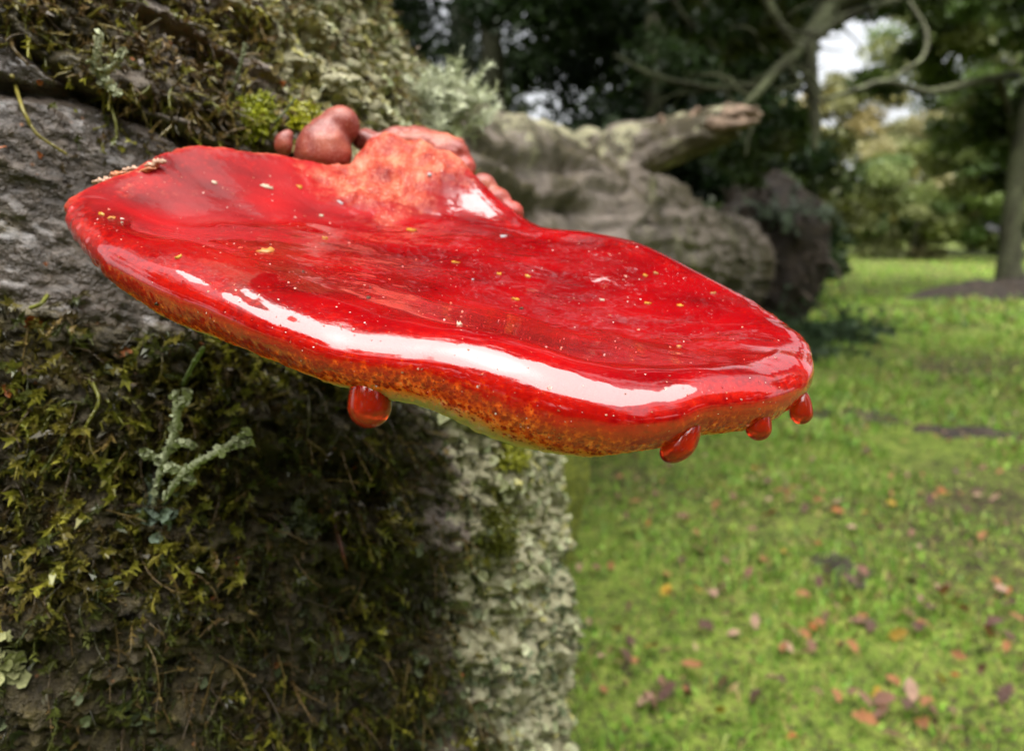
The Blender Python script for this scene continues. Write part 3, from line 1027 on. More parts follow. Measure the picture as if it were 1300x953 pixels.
def tree(name, label, base, trunk_pts, trunk_r, limbs, clumps, n_leaf, size, cols, seed, group, mossy=.35, cat='tree'):
    r = np.random.default_rng(seed)
    base = np.array(base, float)
    base[2] = ground_z(base[0], base[1])[0] - .05
    o = empty(name, tuple(base), label, cat, group)
    acc = Acc()
    tp = np.array([base + np.array(p) for p in trunk_pts])
    limb(acc, tp, trunk_r, seed, mossy, 30)
    ob = acc.build('trunk', M_WOODY, o); ob.matrix_parent_inverse = Matrix.Translation(-o.location)
    for k, (pts, rad_) in enumerate(limbs):
        a2 = Acc(); limb(a2, pts, rad_, seed + 10 + k, mossy)
        ob = a2.build('limb', M_WOODY, o); ob.matrix_parent_inverse = Matrix.Translation(-o.location)
    cs_, rs_, ns_ = [], [], []
    tot_v = sum(np.prod(c[1]) ** (2 / 3) for c in clumps)
    for c, rad_ in clumps:
        rad_ = np.array(rad_)
        m = max(6, int(np.prod(rad_) ** (1 / 3) * 22))
        nl = int(2.2 * n_leaf * np.prod(rad_) ** (2 / 3) / tot_v / m)
        for k in range(m):
            d = r.normal(0, 1, 3); d /= np.linalg.norm(d); d *= r.uniform(.35, 1) ** .5
            cs_.append(np.array(c) + d * rad_)
            s_ = r.uniform(.16, .34) * rad_.mean() ** .8
            rs_.append((s_ * 1.3, s_ * 1.3, s_ * .75)); ns_.append(nl)
    V_, Q_, T_ = leaf_cloud(cs_, rs_, ns_, size, cols, seed + 5)
    keepz = V_[:, 2].reshape(-1, 4).min(1) > .05
    Q_ = Q_[keepz]
    u, inv = np.unique(Q_, return_inverse=True)
    ob = npobj('crown', V_[u], inv.reshape(-1, 4), mat=M_LEAF, parent=o, smooth=False, attrs={'tint': T_[u]})
    ob.matrix_parent_inverse = Matrix.Translation(-o.location)
    return o


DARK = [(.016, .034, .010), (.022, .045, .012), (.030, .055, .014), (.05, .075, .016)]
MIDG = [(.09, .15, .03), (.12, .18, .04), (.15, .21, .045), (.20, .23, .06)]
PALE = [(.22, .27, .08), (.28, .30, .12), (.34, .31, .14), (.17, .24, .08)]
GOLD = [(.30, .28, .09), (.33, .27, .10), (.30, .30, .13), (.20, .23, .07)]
GDARK, GEDGE = 'dark evergreens behind the log', 'bushes along the far meadow edge'


def straight(h, lean=0, lean2=0):
    return [(0, 0, 0), (lean * .3, lean2 * .3, h * .35), (lean * .6, lean2 * .7, h * .7), (lean, lean2, h)]


tr = lambda r: [r * 1.25, r, r * .75, r * .3]
# dark wood behind the log
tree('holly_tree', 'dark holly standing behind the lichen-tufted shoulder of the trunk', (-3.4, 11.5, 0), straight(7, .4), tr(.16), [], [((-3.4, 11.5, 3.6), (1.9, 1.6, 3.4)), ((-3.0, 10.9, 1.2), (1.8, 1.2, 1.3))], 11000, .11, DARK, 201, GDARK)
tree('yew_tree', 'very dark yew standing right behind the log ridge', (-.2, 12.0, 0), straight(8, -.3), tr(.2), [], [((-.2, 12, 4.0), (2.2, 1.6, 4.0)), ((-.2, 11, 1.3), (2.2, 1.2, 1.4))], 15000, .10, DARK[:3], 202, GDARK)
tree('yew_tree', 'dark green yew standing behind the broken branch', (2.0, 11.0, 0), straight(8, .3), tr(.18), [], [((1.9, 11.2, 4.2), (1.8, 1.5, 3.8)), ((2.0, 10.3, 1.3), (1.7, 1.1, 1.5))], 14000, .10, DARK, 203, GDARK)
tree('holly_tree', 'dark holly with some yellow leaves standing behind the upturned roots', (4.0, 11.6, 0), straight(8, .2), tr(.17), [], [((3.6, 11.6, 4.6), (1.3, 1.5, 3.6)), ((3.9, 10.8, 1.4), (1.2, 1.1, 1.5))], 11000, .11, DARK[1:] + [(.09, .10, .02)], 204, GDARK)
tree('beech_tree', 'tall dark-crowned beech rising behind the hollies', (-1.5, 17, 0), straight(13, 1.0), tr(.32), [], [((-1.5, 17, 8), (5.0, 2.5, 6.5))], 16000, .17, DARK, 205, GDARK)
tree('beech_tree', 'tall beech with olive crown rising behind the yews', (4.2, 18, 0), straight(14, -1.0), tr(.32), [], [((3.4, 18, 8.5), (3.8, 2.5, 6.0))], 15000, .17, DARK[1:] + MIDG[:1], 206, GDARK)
for k, (x, y, rx, rz, c_, lab) in enumerate([
        (-1.9, 9.2, 1.3, 1.5, 0, 'dark holly bush behind the near end of the log'), (.3, 9.6, 1.3, 1.35, 0, 'dark holly bush behind the middle of the log'),
        (2.0, 9.4, 1.2, 1.25, 1, 'dark green bramble thicket behind the broken branch'), (3.5, 9.6, .9, 1.1, 1, 'dark bramble thicket behind the upturned roots'),
        (6.4, 19, 1.6, 1.5, 1, 'shaded bush at the meadow edge past the upturned roots'), (-4, 13, 2.2, 2.2, 0, 'dark bush deep in the shade behind the trunk')]):
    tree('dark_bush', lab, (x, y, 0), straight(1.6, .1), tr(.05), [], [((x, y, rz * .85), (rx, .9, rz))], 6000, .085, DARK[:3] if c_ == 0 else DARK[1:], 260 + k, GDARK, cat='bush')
# meadow edge on the right
tree('hawthorn_bush', 'pale yellow-green bush beyond the sky gap in the branches', (11.6, 29, 0), straight(3, .2), tr(.12), [], [((11.6, 29, 2.7), (2.2, 1.6, 2.6))], 8000, .16, PALE, 211, GEDGE, cat='bush')
tree('maple_bush', 'golden autumn bush behind the pale hawthorn', (13.6, 33, 0), straight(5, .2), tr(.14), [], [((15.0, 33, 4.4), (3.4, 1.6, 3.7))], 8000, .18, GOLD, 212, GEDGE, cat='bush')
tree('hazel_bush', 'fresh green hazel bush at the far meadow edge', (14.6, 26, 0), straight(3, .2), tr(.12), [], [((14.4, 26, 2.5), (2.2, 1.6, 2.6))], 9000, .14, PALE + MIDG[3:], 213, GEDGE, cat='bush')
tree('hazel_bush', 'green hazel bush behind the slender oak at the meadow edge', (17.6, 25, 0), straight(3, .2), tr(.12), [], [((17.4, 25, 2.7), (2.3, 1.6, 2.9))], 9000, .14, MIDG, 214, GEDGE, cat='bush')
tree('willow_bush', 'low grey-green bush at the edge of the bright grass', (9.6, 24, 0), straight(2, .2), tr(.08), [], [((9.4, 24.5, 1.3), (1.7, 1.2, 1.3))], 6000, .13, [(.09, .13, .06), (.12, .15, .06), (.07, .11, .04)], 215, GEDGE, cat='bush')
tree('birch_tree', 'tall pale-crowned birch beyond the meadow behind the hazels', (24.5, 38, 0), straight(14, .5), tr(.22), [], [((22.4, 38, 9.5), (4.0, 3, 6.5))], 12000, .22, PALE + MIDG[2:], 216, GEDGE)
tree('birch_tree', 'tall birch with yellowing crown beyond the golden bush', (13.8, 44, 0), straight(13, .5), tr(.22), [], [((13.0, 44, 5.6), (4.5, 3, 4.6)), ((9.6, 42, 9), (3.0, 3, 4))], 12000, .24, GOLD + PALE, 217, GEDGE)
tree('ash_tree', 'leafy green ash beyond the meadow', (26, 33, 0), straight(13, .5), tr(.25), [], [((25, 33, 7.5), (5.5, 3, 6.5))], 14000, .2, MIDG, 218, GEDGE)
tree('hawthorn_bush', 'pale olive bush closing the view behind the low grey-green bush', (13.2, 38, 0), straight(3, .2), tr(.12), [], [((13.2, 38, 2.8), (3.4, 1.6, 2.8))], 9000, .19, PALE + GOLD[2:], 219, GEDGE, cat='bush')
tree('hawthorn_bush', 'pale olive bush closing the view behind the hazels', (20.5, 36, 0), straight(3, .2), tr(.12), [], [((20.5, 36, 3.0), (4.0, 1.6, 3.0))], 9000, .19, PALE + MIDG[2:], 220, GEDGE, cat='bush')
# slender oak on the right with its reaching mossy branch
EB = np.array([8.35, 12.0, 0])
Pd = lambda px, py, d: tuple(P(px, py, d))
tree('slender_oak', 'slender mossy oak on a dark earth bank at the edge of the meadow', EB,
     [(.1, 0, 0), (.02, 0, .6), (0, 0, 1.6), (.05, 0, 2.8), (.4, .1, 4.4), (.6, .1, 6.5)], [.30, .19, .155, .14, .12, .06],
     [([Pd(1290, 96, 12), Pd(1240, 104, 11), Pd(1180, 117, 10.2), Pd(1125, 104, 9.6), Pd(1085, 115, 9.2), Pd(1042, 127, 9)], [.085, .07, .058, .045, .035, .012]),
      ([Pd(1128, 104, 9.6), Pd(1150, 88, 9.7), Pd(1172, 72, 9.8), Pd(1176, 40, 9.9), Pd(1160, 12, 10), Pd(1146, -10, 10.1), Pd(1135, -40, 10.2)], [.02, .026, .03, .034, .03, .026, .02]),
      ([Pd(1268, 100, 11.6), Pd(1280, 140, 11.8), Pd(1284, 185, 12)], [.07, .06, .04])],
     [((9.1, 12.0, 5.2), (2.0, 1.8, 1.6)), ((7.6, 12.6, 6.2), (2.2, 1.6, 1.6)), ((8.9, 12.6, 3.0), (.9, .7, .7)), ((10.2, 11.5, 3.4), (1.2, 1.2, 1.2)), ((7.6, 11.4, 4.3), (1.3, .9, .6)), ((6.2, 11.0, 4.6), (1.0, .8, .4)), ((8.6, 13.2, 2.6), (1.1, .8, .9)), ((6.6, 12.5, 3.7), (.8, .7, .4))], 15000, .12, MIDG + DARK[3:], 221, 'trees reaching over the meadow', mossy=.45)
TW_ = np.random.default_rng(77)
TWIGS = []
for (x0, y0, d0, n_) in ((1000, 80, 5.1, 5), (1030, 120, 5.2, 4), (1080, 18, 5.4, 4), (960, 118, 5.0, 4), (900, 105, 6, 4), (985, 30, 5.0, 4), (850, 100, 6.2, 3)):
    for _ in range(n_):
        q = np.array([x0 + TW_.normal(0, 14), y0 + TW_.normal(0, 10), d0])
        a_ = TW_.uniform(0, 6.28); pts_ = []
        for j in range(5):
            pts_.append(tuple(P(*q)))
            a_ += TW_.normal(0, .5)
            q = q + [math.cos(a_) * 20, math.sin(a_) * 17 + 3, TW_.normal(0, .06)]
        w_ = TW_.uniform(.008, .016)
        TWIGS.append((pts_, [w_, w_ * .85, w_ * .7, w_ * .5, w_ * .25]))
# big overhanging oak: trunk out of frame on the right, its limbs hang into the picture
tree('overhanging_oak', 'spreading oak whose lichen-covered limbs hang down over the log', (5.4, 2.6, 0),
     [(0, 0, 0), (-.1, .1, 1.5), (-.5, .4, 3.2), (-1.0, .9, 4.6), (-1.8, 1.4, 5.6)], [.55, .40, .36, .30, .14],
     [([(4.9, 3.0, 3.2), (4.1, 4.2, 3.6), (3.1, 5.3, 3.0), Pd(1066, 0, 5.4), Pd(1040, 30, 5.3), Pd(1024, 52, 5.2)], [.22, .17, .13, .095, .08, .065]),
      ([Pd(1026, 50, 5.2), Pd(1003, 75, 5.1), Pd(985, 90, 5.05), Pd(958, 122, 4.95), Pd(936, 140, 4.9)], [.05, .042, .036, .028, .012]),
      ([Pd(1026, 48, 5.2), Pd(1029, 85, 5.2), Pd(1033, 130, 5.2), Pd(1036, 165, 5.2), Pd(1034, 192, 5.2)], [.055, .052, .042, .035, .016]),
      ([Pd(1026, 52, 5.2), Pd(1062, 28, 5.3), Pd(1092, 14, 5.4), Pd(1128, 4, 5.5), Pd(1160, -8, 5.6)], [.05, .04, .036, .03, .02]),
      ([Pd(1008, 60, 5.1), Pd(985, 22, 5.0), Pd(968, -10, 5.0)], [.04, .035, .03]),
      ([Pd(985, 90, 5.05), Pd(940, 112, 5.6), Pd(880, 108, 6), Pd(830, 96, 6.2), Pd(780, 70, 6.4)], [.03, .028, .026, .022, .012]),
      ([Pd(925, 70, 6.0), Pd(895, 48, 6), Pd(868, 20, 6), Pd(850, -10, 6)], [.015, .022, .022, .022]),
      ([(4.4, 3.5, 4.6), (2.6, 4.2, 5.6), (.4, 4.6, 6.2), (-2.0, 4.4, 6.6)], [.24, .18, .12, .05]),
      ([(3.6, 4.0, 5.0), (2.4, 6.2, 6.0), (1.2, 8.0, 6.4)], [.18, .12, .04])] + TWIGS,
     [((-.2, 3.6, 6.6), (3.6, 2.0, 1.5)), ((2.0, 5.6, 6.4), (2.6, 2.4, 1.6)), ((-2.2, 6.2, 6.2), (3.2, 2.4, 1.8)), ((.5, 2.6, 6.9), (2.6, 1.1, 1.0)),
      (Pd(960, 30, 5.8), (.55, .45, .35)), (Pd(900, 10, 6.3), (.6, .5, .3)), (Pd(985, 160, 6.2), (.35, .3, .25)), (Pd(1020, -40, 5.6), (.8, .6, .25)), (Pd(940, 205, 6.2), (.22, .3, .2))],
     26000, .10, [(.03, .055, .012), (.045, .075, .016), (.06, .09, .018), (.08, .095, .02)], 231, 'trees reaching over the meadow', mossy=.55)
for k, (x, y, rx, rz, lab) in enumerate([(-3.6, -4.0, 2.2, 2.3, 'added dark holly thicket blocking low light opposite the mossy side of the trunk'), (.6, -4.8, 2.4, 2.4, 'added dark holly thicket blocking low light straight opposite the fungus'), (5.0, -4.0, 2.3, 2.2, 'added dark holly thicket blocking low light facing the open meadow')]):
    tree('added_thicket', lab, (x, y, 0), straight(3.5, .2), tr(.07), [], [((x, y, rz * .9), (rx, 1.3, rz))], 8000, .12, DARK, 280 + k, GDARK, cat='bush')  # unseen thickets, added to cut low fill light and darken the cap's reflection
# wood that closes the clearing on the other sides (mirrored in the wet cap)
for k, (x, y, h, rr0) in enumerate([(-9, 6, 11, 3.2), (-8, -4, 10, 3.0), (-2, -11, 11, 3.4), (6, -12, 11, 3.4), (13, -5, 11, 3.4), (15, 5, 11, 3.0)]):
    tree('oak_tree', ['broad oak shutting in the clearing beside the trunk', 'broad oak on the side of the clearing that the fungus rim faces'][1 if y < 0 else 0], (x, y, 0), straight(h, .4), tr(.3), [],
         [((x, y, h * .58), (rr0 * 1.2, rr0, h * .5))], 9000, .22, MIDG[:3] + DARK[2:], 240 + k, 'oaks around the clearing')

# ------------------------------------------------------------------ near growth on the trunk
def basis(n):
    n = n / np.linalg.norm(n, axis=1)[:, None]
    a = np.where(np.abs(n[:, 2:3]) < .9, [[0, 0, 1.0]], [[1.0, 0, 0]])
    t = np.cross(a, n); t /= np.linalg.norm(t, axis=1)[:, None]
    return t, np.cross(n, t), n


def strand_mesh(p0, d0, length, width, droop, cols, seed, K=7, leaflets=0, leaf=.0025, curl=.5, lw=.26):
    """N curved thin stems (three-sided) with tiny pointed leaflets; all arrays per strand"""
    r = np.random.default_rng(seed)
    n = len(p0)
    d = d0 / np.linalg.norm(d0, axis=1)[:, None]
    cu = r.normal(0, curl, (n, 3))
    pts = [p0]
    dirs = [d]
    for k in range(K - 1):
        d = d + (cu + np.array([0, 0, -1.0]) * droop[:, None]) * (1.2 / K) + r.normal(0, .10, (n, 3))
        d /= np.linalg.norm(d, axis=1)[:, None]
        pts.append(pts[-1] + d * (length / (K - 1))[:, None]); dirs.append(d)
    C = np.stack(pts, 1); D = np.stack(dirs, 1)
    side = np.cross(D.reshape(-1, 3), r.normal(0, 1, (n, 1, 3)).repeat(K, 1).reshape(-1, 3))
    side /= np.linalg.norm(side, axis=1)[:, None] + 1e-9
    side = side.reshape(n, K, 3); oth = np.cross(D, side)
    w = width[:, None] * np.linspace(1, .35, K)[None]
    ring = [C + w[..., None] * (math.cos(a) * side + math.sin(a) * oth) for a in (0, 2.094, 4.189)]
    V = np.stack(ring, 2).reshape(-1, 3)             # n,K,3 sides
    idx = np.arange(n * K * 3).reshape(n, K, 3)
    nx = np.roll(idx, -1, 2)
    Q = np.stack([idx[:, :-1], nx[:, :-1], nx[:, 1:], idx[:, 1:]], -1).reshape(-1, 4)
    tint = np.repeat(cols, K * 3, 0) * np.tile(np.repeat(np.linspace(.8, 1.2, K), 3), n)[:, None]
    T = None
    if leaflets:
        u = r.uniform(.1, 1, (n, leaflets)) * (K - 1.001)
        i = u.astype(int); f = (u - i)[..., None]
        ar = np.arange(n)[:, None]
        c = C[ar, i] * (1 - f) + C[ar, i + 1] * f
        ax_ = D[ar, i]
        sd = r.normal(0, 1, (n, leaflets, 3)); sd -= ax_ * (sd * ax_).sum(-1, keepdims=True)
        sd /= np.linalg.norm(sd, axis=-1, keepdims=True)
        ll = leaf * r.uniform(.6, 1.3, (n, leaflets, 1))
        tip = c + (sd * .8 + ax_ * .6) * ll
        wd = np.cross(ax_, sd) * ll * lw
        LV = np.stack([c - wd + ax_ * ll * .1, c + wd + ax_ * ll * .1, tip], 2).reshape(-1, 3)
        T = len(V) + np.arange(len(LV)).reshape(-1, 3)
        V = np.vstack([V, LV])
        lt = np.repeat(cols, leaflets * 3, 0) * r.uniform(.8, 1.35, (n * leaflets, 1)).repeat(3, 0)
        tint = np.vstack([tint, lt])
    return V, Q, T, tint


def dish_mesh(p, n, size, cols, seed, nv=9, cup=.35):
    """small crinkled lichen lobes lying on the bark"""
    r = np.random.default_rng(seed)
    t, b, n = basis(n + r.normal(0, .35, n.shape))
    m = len(p)
    a = np.linspace(0, 2 * np.pi, nv, endpoint=False)[None] + r.uniform(0, 6, (m, 1))
    rad_ = size[:, None] * (1 + r.normal(0, .22, (m, nv)))
    hz = size[:, None] * (cup + r.normal(0, .22, (m, nv)))
    rim_v = p[:, None] + rad_[..., None] * (np.cos(a)[..., None] * t[:, None] + np.sin(a)[..., None] * b[:, None]) + hz[..., None] * n[:, None]
    c = (p + n * size[:, None] * .05)[:, None]
    V = np.concatenate([c, rim_v], 1).reshape(-1, 3)
    base = (np.arange(m) * (nv + 1))[:, None]
    j = np.arange(nv)[None]
    T = np.stack([base + 0 * j, base + 1 + j, base + 1 + (j + 1) % nv], -1).reshape(-1, 3)
    tint = np.repeat(cols, nv + 1, 0)
    tint = tint * np.tile(np.r_[.7, np.full(nv, 1.1)], m)[:, None]
    return V, T, tint


def pick(weight, n, zlo=.45, zhi=1.27, seed=0):
    """random trunk vertices chosen by weight"""
    r = np.random.default_rng(seed)
    w = np.clip(weight, 0, None) * ((zz > zlo) & (zz < zhi) & (th > -2.7) & (th < .5))
    i = r.choice(len(w), n, p=w / w.sum())
    return Vt[i] + r.normal(0, .0005, (n, 3)), Nt[i], i


def palette(cols, n, seed, v=.25):
    r = np.random.default_rng(seed)
    c = np.array(cols)[r.integers(len(cols), size=n)]
    return c * r.uniform(1 - v, 1 + v, (n, 1))


OLIVE = [(.07, .055, .015), (.14, .115, .022), (.22, .19, .028), (.08, .055, .02), (.32, .30, .04), (.18, .18, .025)]
BROWN = [(.10, .065, .025), (.17, .11, .038), (.23, .16, .05), (.07, .048, .025)]
patch = fbm(V * 16, 3, 77)
# moss mats (stuff, part of the oak)
acc = Acc()
for k, (wt, n_, ln, wd, lf, cols_, dr, nl_) in enumerate([
        (lower * (1 - lich) * sstep(-.2, .3, patch), 9000, .014, .0006, .0042, OLIVE, .75, 18),
        (lower * (1 - lich), 4200, .021, .0005, .0032, BROWN, .9, 9),
        (upper * (1 - .6 * lich) * sstep(-.45, .2, patch), 10500, .011, .0009, .0032, BROWN + OLIVE + [(.30, .24, .08)], .6, 9),
        (lower * (1 - lich) * sstep(-1.9, -1.2, th), 3600, .013, .0006, .0040, [(.06, .07, .014), (.09, .10, .02), (.045, .04, .015)], .8, 11),
        (mid * sstep(.0, .4, patch), 700, .008, .0005, .0024, OLIVE + BROWN, .8, 8),
        (sstep(-.5, -.1, th) * (1 - .8 * lich) + .25 * sstep(th_l0 - .35, th_l0, th) * (1 - lich), 1500, .011, .0005, .003, [(.10, .11, .012), (.16, .16, .015), (.07, .08, .012)], .7, 10)]):
    r = np.random.default_rng(300 + k)
    p_, n__, i_ = pick(wt, n_, seed=310 + k)
    d_ = n__ + r.normal(0, .55, (n_, 3)) + np.array([0, 0, -.35])
    v_, q_, t_, c_ = strand_mesh(p_ - n__ * .001, d_, ln * r.uniform(.5, 1.5, n_), wd * r.uniform(.7, 1.4, n_), dr * r.uniform(.5, 1.4, n_), palette(cols_, n_, 320 + k), 330 + k, K=6, leaflets=nl_, leaf=lf)
    acc.add(v_, q_, t_, c_)
keep(acc.build('moss', M_MOSS, OAK))['kind'] = 'stuff'
# lichen lobes crusting the flank and the upper shoulder
acc = Acc()
LCOL = [(.42, .44, .24), (.50, .52, .30), (.33, .37, .20), (.55, .56, .36), (.44, .41, .15)]
for k, (wt, n_, s0, cols_) in enumerate([(lich * sstep(th_l0, th_l1, th) * sstep(-.5, .2, patch), 6500, .0031, LCOL), (lich * sstep(th_l0, th_l1, th), 6000, .0020, LCOL),
                                         (upper * (.12 + lich) * sstep(.0, .4, -patch), 2600, .0022, [(.28, .25, .11), (.36, .32, .15), (.22, .18, .08), (.40, .38, .22)]),
                                         (lower * sstep(-.1, .4, -patch) * sstep(-1.9, -1.2, th) * sstep(.78, .66, zz), 1700, .0030, [(.14, .17, .09), (.20, .23, .13), (.10, .12, .06)])]):
    r = np.random.default_rng(350 + k)
    p_, n__, i_ = pick(wt, n_, seed=360 + k)
    v_, t_, c_ = dish_mesh(p_, n__, s0 * r.uniform(.5, 1.5, n_), palette(cols_, n_, 370 + k, .2), 380 + k)
    acc.add(v_, None, t_, c_)
keep(acc.build('lichen_crust', M_LICHEN, OAK, smooth=False))['kind'] = 'stuff'
# orange bits of wood caught in the moss
for k in range(34):
    px, py = RNG.uniform(0, 620), RNG.uniform(0, 860)
    if k < 7: px, py = [(40, 405), (12, 495), (102, 552), (110, 610), (245, 775), (3, 190), (215, 57)][k]
    hn = on_trunk(px, py)
    if hn is None: continue
    h_, n_ = hn
    s_ = RNG.uniform(.0006, .0014) * (1.7 if k < 5 else 1)
    m_ = 3
    dv, dt, dc = dish_mesh(h_ + n_ * .001 + RNG.normal(0, s_ * .6, (m_, 3)), np.tile(n_, (m_, 1)), s_ * RNG.uniform(.7, 1.6, m_), np.tile(np.array([.46, .14, .035]) * RNG.uniform(.6, 1.2), (m_, 1)), 900 + k, 6, .5)
    o = npobj('wood_chip', dv, None, dt, M_FLAKE, origin=h_, smooth=False, attrs={'tint': dc})
    tag(o, 'small orange wood chip caught in the moss on the trunk', 'wood chip', 'orange chips in the moss')


def sprig(name, label, pix, cat, col, seed, squamules=30, sq=.0018, group='lichen tufts on the trunk', mat=None, lift=.004, vary=.0):
    """branched cup lichen: stems given as photo polylines with (x, y, height off the bark in mm, radius in mm)"""
    mat = mat or M_LICHEN
    r = np.random.default_rng(seed)
    roots = None
    stems = []
    for line in pix:
        pts, rad_ = [], []
        for (x, y, hgt, rm) in line:
            hn = on_trunk(x, y)
            if hn is None: hn = (np.array(P(x, y, .4)), np.array([0, -1, 0]))
            dist = np.linalg.norm(hn[0] - EYE)
            if not pts and roots is None: roots = (hn[0], dist)
            pts.append((x, y, hgt)); rad_.append(rm / 1000)
        stems.append((pts, rad_))
    rootp, dist0 = roots
    dep = (rootp - EYE) @ FW
    o = empty(name, tuple(rootp), label, cat, group)
    for pts, rad_ in stems:
        W = [P(x, y, dep - h_ / 1000) for x, y, h_ in pts]
        v_, q_, t_ = tube_np(W, rad_, 14 * len(W), 10, .75, 850, seed)
        c_ = np.array(col) * (1 + .25 * fbm(v_ * 300, 2, seed)[:, None])
        acc = Acc().add(v_, q_, t_, c_)
        ob = acc.build('stem', mat, o); ob.matrix_parent_inverse = Matrix.Translation(-o.location)
        if squamules:
            i = r.integers(0, len(v_) - 2, squamules)
            nn = r.normal(0, 1, (squamules, 3))
            dv, dt, dc = dish_mesh(v_[i], nn, sq * r.uniform(.4, 1.1, squamules), palette([np.array(col) * 1.1, np.array(col) * 1.35], squamules, seed), seed, 7)
            ob = npobj('squamules', dv, None, dt, mat, o, smooth=False, attrs={'tint': dc}); ob['kind'] = 'stuff'
            ob.matrix_parent_inverse = Matrix.Translation(-o.location)
    return o


CUP = (.42, .46, .28)
sprig('cup_lichen', 'large pale green branched lichen hanging in the dark under the fungus', [
    [(196, 648, 4, 1.2), (200, 610, 9, 1.3), (212, 575, 14, 1.4), (222, 545, 16, 1.5), (225, 515, 18, 1.5), (222, 495, 18, 1.3)],
    [(222, 522, 17, 1.2), (232, 510, 18, 1.3), (238, 495, 18, 1.0)],
    [(206, 585, 12, 1.2), (190, 578, 14, 1.0), (180, 570, 14, .8)],
    [(215, 565, 14, 1.3), (232, 562, 16, 1.2), (247, 566, 17, .5)],
    [(205, 640, 6, 1.0), (228, 605, 14, 1.5), (245, 590, 18, 1.7), (268, 578, 20, 1.5), (290, 565, 22, 1.3), (302, 557, 22, .9), (314, 544, 23, .8)],
    [(292, 564, 22, 1.2), (306, 563, 22, 1.1), (317, 559, 22, .9)],
    [(235, 600, 15, 1.3), (222, 596, 16, 1.3), (212, 590, 16, 1.0)], [(236, 600, 15, 1.2), (246, 612, 14, .8)]], 'lichen', CUP, 401, 60, .0019)
sprig('cup_lichen', 'thin green lichen stalk rising to the shadowed underside of the fungus', [[(232, 488, 10, .8), (240, 472, 20, .9), (248, 458, 26, 1.0), (258, 441, 30, 1.1)]], 'lichen', (.20, .26, .10), 402, 4, .001)
sprig('cup_lichen', 'small pale green frilly lichen tuft above the dark crack in the trunk', [
    [(128, 105, 2, 1.4), (126, 90, 7, 1.7), (124, 75, 11, 1.4), (125, 60, 13, 1.0), (127, 40, 13, .9)],
    [(130, 95, 6, 1.5), (143, 85, 10, 1.4), (152, 72, 12, .9), (158, 63, 12, .5)], [(128, 98, 5, 1.6), (140, 108, 8, 1.2), (152, 122, 9, .7)], [(126, 90, 6, 1.4), (113, 82, 8, .8)]], 'lichen', (.30, .32, .20), 403, 34, .0022)
sprig('cup_lichen', 'thin upright green lichen stalk between the yellow moss cushions', [[(296, 112, 4, .6), (303, 92, 9, .7), (307, 75, 12, .9), (311, 55, 14, 1.1)]], 'lichen', (.24, .28, .16), 404, 8, .0012)
sprig('cup_lichen', 'thin green stalk leaning over the yellow moss cushion', [[(350, 155, 4, .5), (362, 142, 9, .6), (375, 124, 12, .6)]], 'lichen', (.20, .25, .13), 405, 0)
sprig('cup_lichen', 'slim green stalk high on the trunk shoulder', [[(398, 25, 3, .6), (403, 14, 8, .7), (411, 0, 11, .6), (418, -14, 13, .5)]], 'lichen', (.26, .29, .17), 406, 4, .001)
# frilly leaf lichen below the branched one, pale rosette in the low corner
for k, (cx, cy, sp, n_, col_, lab) in enumerate([(192, 645, 22, 46, (.26, .34, .25), 'pale blue-green leafy lichen rosette below the branched lichen'),
                                                 (10, 838, 26, 60, (.42, .43, .20), 'pale yellow-green lichen rosette low on the trunk'),
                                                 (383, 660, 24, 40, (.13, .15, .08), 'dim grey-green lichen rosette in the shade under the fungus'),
                                                 (205, 618, 12, 20, (.28, .34, .24), 'small leafy lichen beside the forked lichen stem')]):
    r = np.random.default_rng(420 + k)
    pp, nn = [], []
    for _ in range(n_):
        hn = on_trunk(cx + r.normal(0, sp * .55), cy + r.normal(0, sp * .55))
        if hn is not None: pp.append(hn[0] + hn[1] * r.uniform(0, .006)); nn.append(hn[1])
    pp, nn = np.array(pp), np.array(nn)
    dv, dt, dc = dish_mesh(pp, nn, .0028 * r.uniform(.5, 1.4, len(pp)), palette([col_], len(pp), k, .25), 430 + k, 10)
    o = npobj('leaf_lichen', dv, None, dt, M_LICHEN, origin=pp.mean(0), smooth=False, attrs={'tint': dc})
    tag(o, lab, 'lichen', 'leafy lichens on the trunk')
# yellow moss cushions
for k, (cx, cy, sx, sy, n_, col_, lab) in enumerate([(328, 152, 20, 24, 420, (.30, .33, .012), 'bright yellow-green moss cushion beside the green stalk'),
                                                     (384, 152, 17, 14, 420, (.38, .38, .012), 'bright yellow moss cushion against the brown bulb'),
                                                     (650, 582, 16, 14, 300, (.26, .27, .015), 'yellow-green moss cushion tucked under the fungus rim'),
                                                     (632, 672, 22, 30, 380, (.14, .15, .015), 'olive moss cushion at the edge of the lichen crust')]):
    r = np.random.default_rng(440 + k)
    pp, nn = [], []
    for _ in range(n_):
        hn = on_trunk(cx + np.clip(r.normal(0, .5), -1, 1) * sx, cy + np.clip(r.normal(0, .5), -1, 1) * sy)
        if hn is not None: pp.append(hn[0]); nn.append(hn[1])
    pp, nn = np.array(pp), np.array(nn)
    v_, q_, t_, c_ = strand_mesh(pp, nn + r.normal(0, .5, pp.shape) + [0, 0, .5], .0075 * r.uniform(.6, 1.3, len(pp)), .0005 * np.ones(len(pp)), .2 * np.ones(len(pp)), palette([col_], len(pp), k, .3), 450 + k, K=4, leaflets=12, leaf=.0022)
    o = npobj('moss_cushion', v_, q_, t_, M_MOSS, origin=pp.mean(0), attrs={'tint': c_})
    tag(o, lab, 'moss', 'moss cushions on the trunk')
